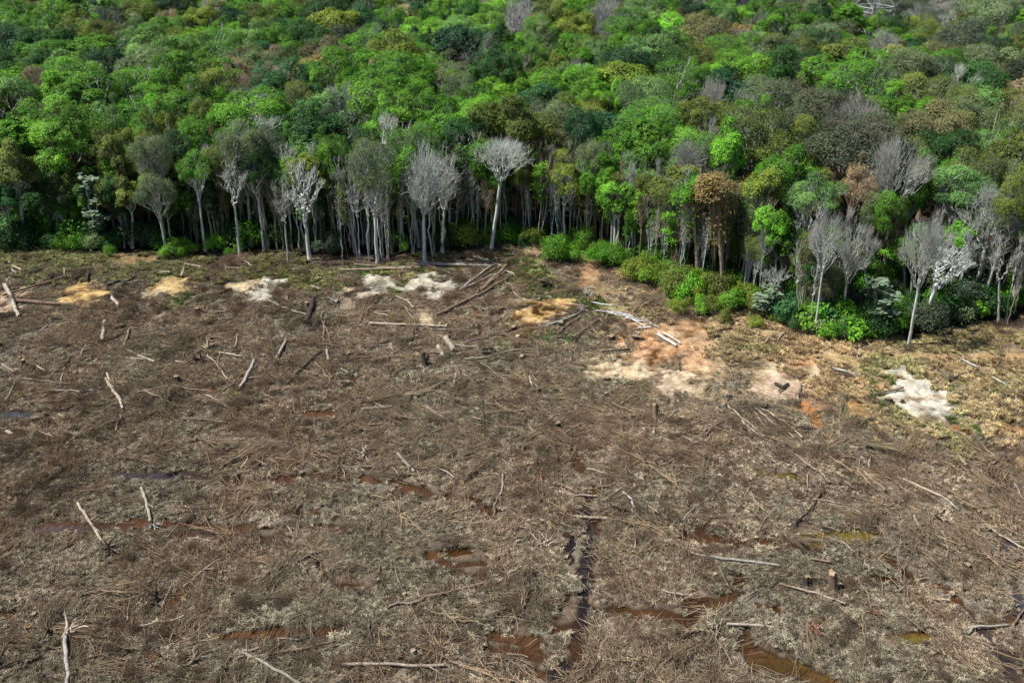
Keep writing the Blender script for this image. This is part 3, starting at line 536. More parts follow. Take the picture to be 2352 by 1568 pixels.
# pylon stands in the cut behind the trees
PYX, PYY = 102.0, 293.0
KEEP = [(r['x'], r['y'], r['w']) for r in TREES if r['kind'].endswith('_bare') and r['kind'] != 'thin_bare' and r['lm']]
rad = lambda r: r['w']*.5
gridd = {}
def near_ok(x, y, r):
    i, j = int(x//8), int(y//8)
    for a in range(i-2, i+3):
        for b in range(j-2, j+3):
            for (X2, Y2, r2) in gridd.get((a, b), ()):
                if (x-X2)**2 + (y-Y2)**2 < (.80*(r+r2))**2: return False
    return True
def put(x, y, r): gridd.setdefault((int(x//8), int(y//8)), []).append((x, y, r))
for r in TREES: put(r['x'], r['y'], min(rad(r)*.8, 3.2) if r['kind'] in ('thin_bare', 'slender', 'gnarl_bare') else rad(r)*.9)
CK = ['mid green']*32 + ['bright green']*26 + ['dark green']*12 + ['blue-green']*3 + ['olive green']*9 + ['yellow-green']*5 + ['grey-green']*5 + ['pale green']*12 + ['brown']*1 + ['beige']*1 + ['rusty orange']*1 + ['vivid light green']*4 + ['dull dark']*3 + ['dark teal']*4
fill = []
for sweep, (r_lo, r_hi, tries) in enumerate(((4.3, 5.6, 1500), (3.3, 4.4, 12000), (2.3, 3.2, 22000), (1.7, 2.2, 24000))):
    ys = 108 + (345-108)*rng.random(tries)**.8; xs = (rng.random(tries)*2 - 1)*(.56*ys + 22)
    ey = edge_y(xs); rr = r_lo + (r_hi-r_lo)*rng.random(tries)
    for x, y, r, e in zip(xs, ys, rr, ey):
        if y < e + 2 + r*.5 + (5 if x < -38 else 0): continue
        cut = (y > 276 and x > 28)
        if cut and (y > 286 or math.hypot(x-PYX, y-PYY) < 12) and math.hypot(x-PYX, y-PYY) < 16: continue
        if x > 88 and x < 108 and 258 < y < 293: continue
        if not near_ok(x, y, r): continue
        put(x, y, r); fill.append((x, y, r, cut))
for x, y, r, cut in fill:
    right = sstep(0, 60, x - (y-130)*.1); q = rng.random()
    h = 12.5 + r*1.5 + rng.normal(0, 1.1); kd = rng.choice(['round', 'flat', 'tall', 'hazy', 'fine', 'coarse'], p=[.36, .18, .10, .12, .20, .04])
    col = CK[rng.integers(len(CK))]; bt = rng.choice(['pale grey', 'grey', 'brown', 'dark'])
    if cut:
        h = 8.5 + 3*rng.random() + r; kd = rng.choice(['dome_bare', 'hazy', 'thin_bare', 'round']); bt = 'grey'; col = rng.choice(['dull dark', 'brown', 'mid green', 'grey-green'])
    elif q < .045 + .05*right:
        kd = rng.choice(['dome_bare', 'thin_bare', 'vase_bare', 'thin_bare']); h += 1.0; bt = rng.choice(['pale grey', 'grey', 'grey', 'tan'])
    elif right > .5 and q < .3: kd = 'hazy'; col = rng.choice(['olive green', 'brown', 'grey-green', 'dull dark'])
    if col in ('brown', 'beige', 'rusty orange', 'dull dark') and kd in ('coarse', 'round', 'tall'): kd = 'fine'
    if x > 83 and x < 117 and 225 < y < 293: h = min(h, 13 if y > 262 else 15)
    de = y - edge_y(x)
    if de < 22 and kd == 'coarse': kd = 'round'
    if de < 6: h *= .92
    if any(abs(x/y - a/b)*y < wv*.4 + r and y < b + 2 and y < edge_y(x) + 12 for a, b, wv in KEEP): continue
    rec(kd, x, y, h, 2*r*1.22, (jitter(TINT[col]), col), (jitter(BT[bt]), bt), force=False)
# understorey of the first metres: slender leafy stems and bare poles
def add_row(kind, n, d0, d1, h0, h1, x0=-75, x1=72, wk=1.0, bts=('pale grey', 'grey', 'brown', 'tan', 'brown', 'dark'), cols=('mid green', 'dark green', 'bright green', 'olive green')):
    k = 0
    while k < n:
        x = x0 + (x1-x0)*rng.random(); y = edge_y(x) + d0 + (d1-d0)*rng.random() + (4 if x < -38 else 0)
        if abs(x) > .53*y + 3: continue
        if any(abs(x/y - a/b)*y < wv*.5 + .6 and y < b + 1.5 for a, b, wv in KEEP): continue
        h = h0 + (h1-h0)*rng.random(); c = cols[rng.integers(len(cols))]; b_ = rng.choice(list(bts))
        p_ = PRO[kind][0]
        rec(kind, x, y, h, p_['W']*h/p_['H']*wk*(.9+.3*rng.random()), (jitter(TINT[c], .2), c), (jitter(BT[b_]), b_)); k += 1
add_row('slender', 95, .5, 16, 8, 14, x1=20); add_row('slender', 85, -1, 14, 6, 13, x0=15); add_row('pole', 185, -1, 9, 8, 16, x0=-48, x1=30, bts=('pale grey', 'grey', 'pale grey', 'white', 'tan')); add_row('pole', 115, -2, 10, 6, 14, x0=20, bts=('pale grey', 'grey', 'pale grey', 'tan', 'white')); add_row('thin_bare', 26, 0, 9, 9, 15, x0=-44, x1=30, bts=('grey', 'pale grey', 'tan')); add_row('thin_bare', 30, -1, 14, 8, 14, x0=26, bts=('grey', 'pale grey', 'tan'))
add_row('slender', 40, 0, 8, 5, 9, x0=-75, x1=-42, cols=('dark green', 'blue-green', 'mid green'))
add_row('tall', 75, -1, 9, 6, 12, x0=-75, x1=-44, cols=('dark green', 'mid green', 'blue-green', 'olive green', 'grey-green'))
add_row('tall', 22, 3, 13, 5, 11, x0=-44, x1=14, cols=('dark green', 'mid green', 'dark teal'))
add_row('tall', 50, 1, 13, 5, 12, x0=14, x1=70, cols=('olive green', 'mid green', 'dark green', 'bright green'))
add_row('hazy', 24, 1, 13, 6, 12, x0=22, x1=70, wk=.8, cols=('olive green', 'brown', 'grey-green'))
add_row('round', 12, 2, 8, 13, 17, x0=-44, x1=20, wk=.62, cols=('mid green', 'dark green', 'bright green', 'olive green', 'pale green'))
add_row('tall', 14, 1, 7, 13, 17, x0=-60, x1=20, wk=.8, cols=('mid green', 'dark green', 'olive green'))
add_row('vine', 16, 2, 14, 10, 15, x0=18, wk=.9, cols=('olive green', 'brown', 'mid green'))
# shrubs
def shrubs(pts, kinds, cols, jx=12, jy=8):
    for X0, Y0, n, s0, s1 in pts:
        for i in range(n):
            x, y = G(X0 + rng.normal(0, jx), Y0 + rng.normal(0, jy)); k = kinds[rng.integers(len(kinds))]; s = s0 + (s1-s0)*rng.random(); c = cols[rng.integers(len(cols))]
            rec(k, x, y, s*(.8+.4*rng.random()), s*1.15, (jitter(TINT[c], .15), c), (jitter(BT['brown']), 'brown'))
shrubs([(20,560,6,2.5,4.5),(70,562,6,2.5,4.5),(120,566,6,2.2,4.2),(170,570,5,2,4),(220,572,5,2,3.6),(260,575,3,1.5,2.8)], ['shrub'], ['mid green', 'blue-green', 'bright green', 'dark green', 'grey-green'])
shrubs([(405,590,4,1.6,2.6),(490,582,2,2,3),(430,582,2,1.5,2.4),(540,585,2,1,1.6),(360,575,2,1.5,2.2)], ['shrub'], ['bright green', 'mid green'], 10, 4)
shrubs([(700,560,3,1.5,2.5),(1080,560,3,2,3.4),(1110,562,3,1.8,3.2),(1155,560,5,2,3.8),(1190,560,4,1.8,3.4),(1230,562,3,1.5,3),(1030,560,3,1.5,3.),(1330,565,4,2,3.5),(940,570,2,1.2,2)], ['shrub'], ['mid green', 'bright green', 'blue-green', 'yellow-green'])
shrubs([(1283,598,8,2,3.8),(1405,612,9,2,3.6),(1400,595,3,2,3)], ['shrub'], ['mid green', 'dark green', 'mid green'], 16, 5)
shrubs([(1480,640,6,2.2,3.6),(1520,655,8,2.4,3.8),(1560,680,8,2.4,3.8),(1600,690,6,2.2,3.6),(1500,620,5,2,3),(1545,630,4,2,3),(1640,715,4,1.6,2.8),(1700,705,6,1.8,3),(1740,715,5,1.8,3),(1585,660,5,2,3.2),(1650,730,1,1.6,2.2),(1772,745,2,1.4,2),(1560,712,3,1.4,2.2)], ['shrub'], ['yellow-green', 'bright green', 'olive green', 'yellow-green', 'brown'], 20, 8)
shrubs([(1850,760,6,1.8,3.2),(1900,765,8,2,3.6),(1950,772,9,2,3.8),(2000,765,10,2,3.8),(2060,755,6,2,3.4),(2120,750,6,2,3.4),(2170,740,6,2,3.4),(2220,725,6,2,3.4),(2280,700,5,2,3.2),(2330,715,5,2,3.2),(1960,740,6,2,3.4),(2030,720,6,2.2,3.6),(2100,700,6,2.2,3.6),(1830,720,5,2,3.2),(2180,680,5,2.2,3.6)], ['shrub', 'bigleaf', 'shrub'], ['mid green', 'dark green', 'grey-green', 'bright green', 'blue-green'], 22, 9)
for i in range(420):                                   # undergrowth a little way inside the forest
    x = -85 + 170*rng.random(); y = edge_y(x) + 1.5 + 32*rng.random(); c = rng.choice(['dark green', 'mid green', 'dull dark'])
    if abs(x) < .53*y + 3: s = 1.6 + 3*rng.random(); rec('shrub', x, y, s, s*1.3, (jitter(TINT[c]), c), (jitter(BT['brown']), 'brown'))

# ---------------------------------------------------------------- which are objects of their own, which belong to the distant mass
def shows(r): return r['h']*pxm(r['y'], r['h'])
kinds = {}
for r in TREES: r['name'] = KNAME[r['kind']]; kinds.setdefault(r['name'], []).append(r)
mass = []
for nme, rs in kinds.items():
    rs.sort(key=lambda r: (not r['force'], r['y'] + (0 if abs(r['x']) < .5*r['y'] + 6 else 400)))
    for r in rs[300:]: mass.append(r)
    kinds[nme] = rs[:300]
OBJ = [r for rs in kinds.values() for r in rs]
LM = [(r['lm'], r['x'], r['y']) for r in OBJ if r['lm']]
LM += [('the power pylon', PYX, PYY-6)]
for nm, X_, Y_ in (('the yellow-green far crown', 180, 62), ('the flat olive crown', 233, 84), ('the rusty far crown', 320, 36), ('the far dark green crown', 530, 20), ('the dull hazy crown', 810, 55), ('the small vivid crown', 956, 82), ('the wide bright crown', 1235, 150), ('the dull dark dome', 1425, 196), ('the pale far crown', 1375, 98),
    ('the grey shaded dome', 1632, 166), ('the olive-yellow far crown', 2140, 36), ('the brownish corner crown', 2320, 54), ('the pair of palms', 2305, 250), ('the tall dark green crown', 1970, 264), ('the finely domed pale crown', 2260, 284), ('the large-leaved bright crown', 493, 142), ('the blue-green crown', 665, 170), ('the dark teal top crown', 1605, 2)):
    a, b = G(X_, Y_, 18.5); LM.append((nm, a, b))
for nm, k, x, y in (('the reddish path mouth', 0, 1345, 585), ('the long log pile', 0, 940, 612), ('the fanned log heap', 0, 1110, 640)): a, b = G(*toD(k, x, y)); LM.append((nm, a, b))
# canopy trees of unusual look serve as landmarks further back
for nm, X_, Y_ in (('the twin dark teal crowns', 1027, 30), ('the far grey dome', 1761, 17), ('the broad brown leafless crowns', 1925, 222), ('the widest olive crown', 2167, 85), ('the far dark teal crown', 250, 105), ('the beige flat crown', 60, 160), ('the rust-coloured flat crown', 1400, 5), ('the wide yellow crown', 1518, 165), ('the large bright green crown', 1128, 185), ('the wide pale crown', 215, 222), ('the pale beige narrow crown', 850, 150)):
    a, b = G(X_, Y_, 18.5); LM.append((nm, a, b))
ORD = ['nearest', 'second nearest', 'third nearest', 'fourth nearest', 'fifth nearest', 'sixth nearest', 'seventh nearest', 'eighth nearest', 'ninth nearest', 'tenth nearest', 'eleventh nearest', 'twelfth nearest'] + [t + ' nearest' for t in 'thirteenth fourteenth fifteenth sixteenth seventeenth eighteenth nineteenth twentieth'.split()]
def assign_labels(recs, lms, head):
    """label = look + rank + side + landmark; recs get r['label']"""
    by = {}
    for r in recs:
        best = min((l for l in lms if l[0] != r.get('lm')), key=lambda l: math.hypot((l[1]-r['x'])*1.0, (l[2]-r['y'])*1.0)); dx, dy = r['x']-best[1], r['y']-best[2]
        side = ('right of' if dx > 0 else 'left of') if abs(dx) > abs(dy)*.9 else ('behind' if dy > 0 else 'in front of')
        by.setdefault((head(r), side, best[0]), []).append((math.hypot(dx, dy), id(r), r))
    for (h_, side, l), q in list(by.items()):
        if len(q) > 10 and 'h' in q[0][2]:            # tell a crowded corner apart by height too
            q.sort(key=lambda t: t[2]['h']); m_ = len(q)//3; del by[(h_, side, l)]
            for nm_, part in (('lower', q[:m_]), ('middle-height', q[m_:2*m_]), ('higher', q[2*m_:])): by[(nm_ + ' ' + h_, side, l)] = part
    for (h_, side, l), q in by.items():
        q.sort(key=lambda t: t[:2])
        for i, (_, _, r) in enumerate(q):
            r['label'] = f"{h_} {side} {l}" if len(q) == 1 else f"{h_}, {ORD[min(i, len(ORD)-1)]} {side} {l}"
def thead(r):
    n = NOUN[r['name']]; sh = SHAPE[r['kind']]; pr = PRO[r['kind']]
    sz = 'small ' if r['h'] < .62*pr[0]['H'] and r['name'] in ('broadleaf_tree', 'bare_tree') else ('broad ' if r['w'] > 8.2 and r['name'] == 'broadleaf_tree' else ('tall ' if r['name'] in ('bare_sapling', 'slender_tree', 'bare_tree') and r['h'] > (11 if r['name'] != 'bare_tree' else 17.5) else ''))
    if r['name'] in ('bare_tree', 'bare_sapling'): return f"{sz}{r['bt'][1]} {sh} {n}"
    if r['tint'][1] in (None, 'CEC'): return f"{sz}{sh} {n}"
    return f"{sz}{r['tint'][1]} {sh} {n}"
# choose prototypes now so that copies and mass agree
for r in TREES:
    pl = PRO[r['kind']]; r['pi'] = (r['proto'] if r['proto'] is not None else int(rng.integers(len(pl)))) % len(pl); r['p'] = pl[r['pi']]
    r['rz'] = rng.random()*6.28 if r['rot'] is None else r['rot']; r['sz'] = r['h']/r['p']['H']; r['sx'] = float(np.clip(r['w']/r['p']['W'], .45, 1.9))
# landmark trees get labels that match their landmark names
assign_labels([r for r in OBJ if not r['lm']], LM, thead)
for r in OBJ:
    if r['lm']: r['label'] = {'the silvery large-leaved tree': 'silvery large-leaved tree on the dark leafy facade, nearest the brush corner'}.get(r['lm'], r['lm'].replace('the ', '', 1) + ', standing at the forest edge')
first = {}
def zg(x, y): return float(gheight(np.array([x]), np.array([y]))[0])
for r in OBJ:
    nme = r['name']; root = bpy.data.objects.new(nme, None); COL.objects.link(root); root.empty_display_size = .5
    root.location = (r['x'], r['y'], zg(r['x'], r['y'])); root.rotation_mode = 'XYZ'
    lean = math.atan2(r['lean'][0], r['h']) if r['lean'][0] else rng.normal(0, .05)
    M = Matrix.Rotation(lean, 3, 'Y') @ Matrix.Rotation(rng.normal(0, .02), 3, 'X') @ Matrix.Rotation(r['rz'], 3, 'Z')
    root.rotation_euler = M.to_euler(); an = 1 + .3*(rng.random() - .5); root.scale = (r['sx']*an, r['sx']/an, r['sz'])
    props(root, r['label'], {'broadleaf_tree': 'tree', 'bare_tree': 'bare tree', 'vine_covered_tree': 'tree', 'slender_tree': 'young tree', 'bare_sapling': 'sapling', 'shrub': 'shrub', 'cecropia_tree': 'tree', 'palm_tree': 'palm'}[nme], GROUPS[nme])
    key = (r['kind'], r['pi'])
    for part in ('trunk', 'crown'):
        if (key, part) in first: ch = first[(key, part)].copy()
        else: ch = bpy.data.objects.new(part, r['p'][part]); first[(key, part)] = ch
        ch.name = part; COL.objects.link(ch); ch.parent = root; ch['tint'] = list(r['tint'][0]); ch['btint'] = list(r['bt'][0])

def gn_scatter(name, protos, P, rot, scl, idx, tints, label, btints=None):
    me = bpy.data.meshes.new(name); me.vertices.add(len(P)); me.vertices.foreach_set('co', np.asarray(P, 'f').ravel())
    def A(n, t, key, arr): a = me.attributes.new(n, t, 'POINT'); a.data.foreach_set(key, np.ascontiguousarray(arr).ravel())
    A('rot', 'FLOAT_VECTOR', 'vector', np.asarray(rot, 'f')); A('scl', 'FLOAT_VECTOR', 'vector', np.asarray(scl, 'f')); A('idx', 'INT', 'value', np.asarray(idx, 'i'))
    one = np.ones((len(P), 1)); A('tint', 'FLOAT_COLOR', 'color', np.hstack([tints, one]).astype('f'))
    if btints is not None: A('btint', 'FLOAT_COLOR', 'color', np.hstack([btints, one]).astype('f'))
    o = bpy.data.objects.new(name, me); COL.objects.link(o)
    ng = bpy.data.node_groups.new(name, 'GeometryNodeTree')
    for io in ('INPUT', 'OUTPUT'): ng.interface.new_socket('Geometry', in_out=io, socket_type='NodeSocketGeometry')
    N = ng.nodes; L = ng.links; gi = N.new('NodeGroupInput'); go = N.new('NodeGroupOutput'); iop = N.new('GeometryNodeInstanceOnPoints'); jn = N.new('GeometryNodeJoinGeometry')
    for pm in reversed(protos):
        po = bpy.data.objects.new(pm.name, pm); oi = N.new('GeometryNodeObjectInfo'); oi.inputs['Object'].default_value = po; oi.inputs['As Instance'].default_value = False
        g2 = N.new('GeometryNodeGeometryToInstance'); L.new(oi.outputs['Geometry'], g2.inputs[0]); L.new(g2.outputs[0], jn.inputs[0])
    L.new(gi.outputs[0], iop.inputs['Points']); L.new(jn.outputs[0], iop.inputs['Instance']); iop.inputs['Pick Instance'].default_value = True
    for nm, t, so in (('idx', 'INT', 'Instance Index'), ('rot', 'FLOAT_VECTOR', 'Rotation'), ('scl', 'FLOAT_VECTOR', 'Scale')):
        x = N.new('GeometryNodeInputNamedAttribute'); x.data_type = t; x.inputs[0].default_value = nm
        L.new([s for s in x.outputs if s.enabled and s.name == 'Attribute'][0], iop.inputs[so])
    L.new(iop.outputs[0], go.inputs[0]); md = o.modifiers.new('scatter', 'NODES'); md.node_group = ng
    props(o, label, kind='stuff'); return o
pk = [(k, i) for k, l in PRO.items() for i in range(len(l))]; pidx = {k: i for i, k in enumerate(pk)}
gn_scatter('distant_forest', [PRO[k][i]['joined'] for k, i in pk], [(r['x'], r['y'], 0) for r in mass], [(rng.normal(0, .07), rng.normal(0, .07), r['rz']) for r in mass], [(r['sx']*(1+.3*(rng.random()-.5)), r['sx'], r['sz']) for r in mass],
           [pidx[(r['kind'], r['pi'])] for r in mass], np.array([r['tint'][0] for r in mass]), 'green and grey crowns of the forest receding to the skyline', np.array([r['bt'][0] for r in mass]))
print('TREES', {k: len(v) for k, v in kinds.items()}, 'mass', len(mass))

# ---------------------------------------------------------------- transmission pylon
M_STEEL, nt, out = newmat('galvanised_steel'); p = nd(nt, 'ShaderNodeBsdfPrincipled'); p.inputs['Base Color'].default_value = (.3, .33, .33, 1); p.inputs['Roughness'].default_value = .5; p.inputs['Metallic'].default_value = .3
n_ = noise(nt, 2, 3); nt.links.new(mixc(nt, n_.outputs[0], (.22, .25, .25), (.34, .38, .37)), p.inputs['Base Color']); nt.links.new(p.outputs[0], out.inputs[0])
py = bpy.data.objects.new('power_pylon', None); COL.objects.link(py); py.location = (PYX, PYY, 0); py.rotation_euler = (0, 0, R(24))
props(py, 'pale galvanised steel lattice power pylon rising behind the far trees', 'pylon')
def half(z): return np.interp(z, [0, 14.8, 32, 46], [5.6, 4.1, 2.0, 1.0])
def bar(name, segs, r, parent):
    g = Geo(); a = np.array([s[0] for s in segs], float); b = np.array([s[1] for s in segs], float); frustums(g, a, b, np.full(len(segs), r), np.full(len(segs), r), 4, 0, .4)
    o = bpy.data.objects.new(name, g.mesh(name, [M_STEEL])); COL.objects.link(o); o.parent = parent; return o
cs = [(1, 1), (-1, 1), (-1, -1), (1, -1)]; lv = [0, 7, 14.8, 20, 25, 29, 32, 36, 41, 46]
for c_ in cs:
    segs = [((c_[0]*half(a), c_[1]*half(a), a), (c_[0]*half(b), c_[1]*half(b), b)) for a, b in zip(lv[:-1], lv[1:])]; bar('leg', segs, .14, py)
for i in range(4):
    c, d = cs[i], cs[(i+1) % 4]; segs = []
    for a, b in zip(lv[:-1], lv[1:]):
        ha, hb = half(a), half(b); segs += [((c[0]*ha, c[1]*ha, a), (d[0]*hb, d[1]*hb, b)), ((d[0]*ha, d[1]*ha, a), (c[0]*hb, c[1]*hb, b)), ((c[0]*hb, c[1]*hb, b), (d[0]*hb, d[1]*hb, b))]
        m1 = (np.array([c[0]*ha, c[1]*ha, a]) + [c[0]*hb, c[1]*hb, b])/2; m2 = (np.array([d[0]*ha, d[1]*ha, a]) + [d[0]*hb, d[1]*hb, b])/2; segs.append((m1, m2))
    bar('lattice_brace', segs, .065, py)
    h_ = half(14.8); bar('girder', [((c[0]*h_, c[1]*h_, 14.8), (d[0]*h_, d[1]*h_, 14.8)), ((c[0]*h_, c[1]*h_, 13.6), (d[0]*h_, d[1]*h_, 13.6))], .16, py)
for z in (34, 39, 44):
    for s in (-1, 1):
        h_ = half(z); bar('cross_arm', [((s*h_, h_, z), (s*8, 0, z)), ((s*h_, -h_, z), (s*8, 0, z)), ((s*h_, 0, z+1.8), (s*8, 0, z))], .1, py)

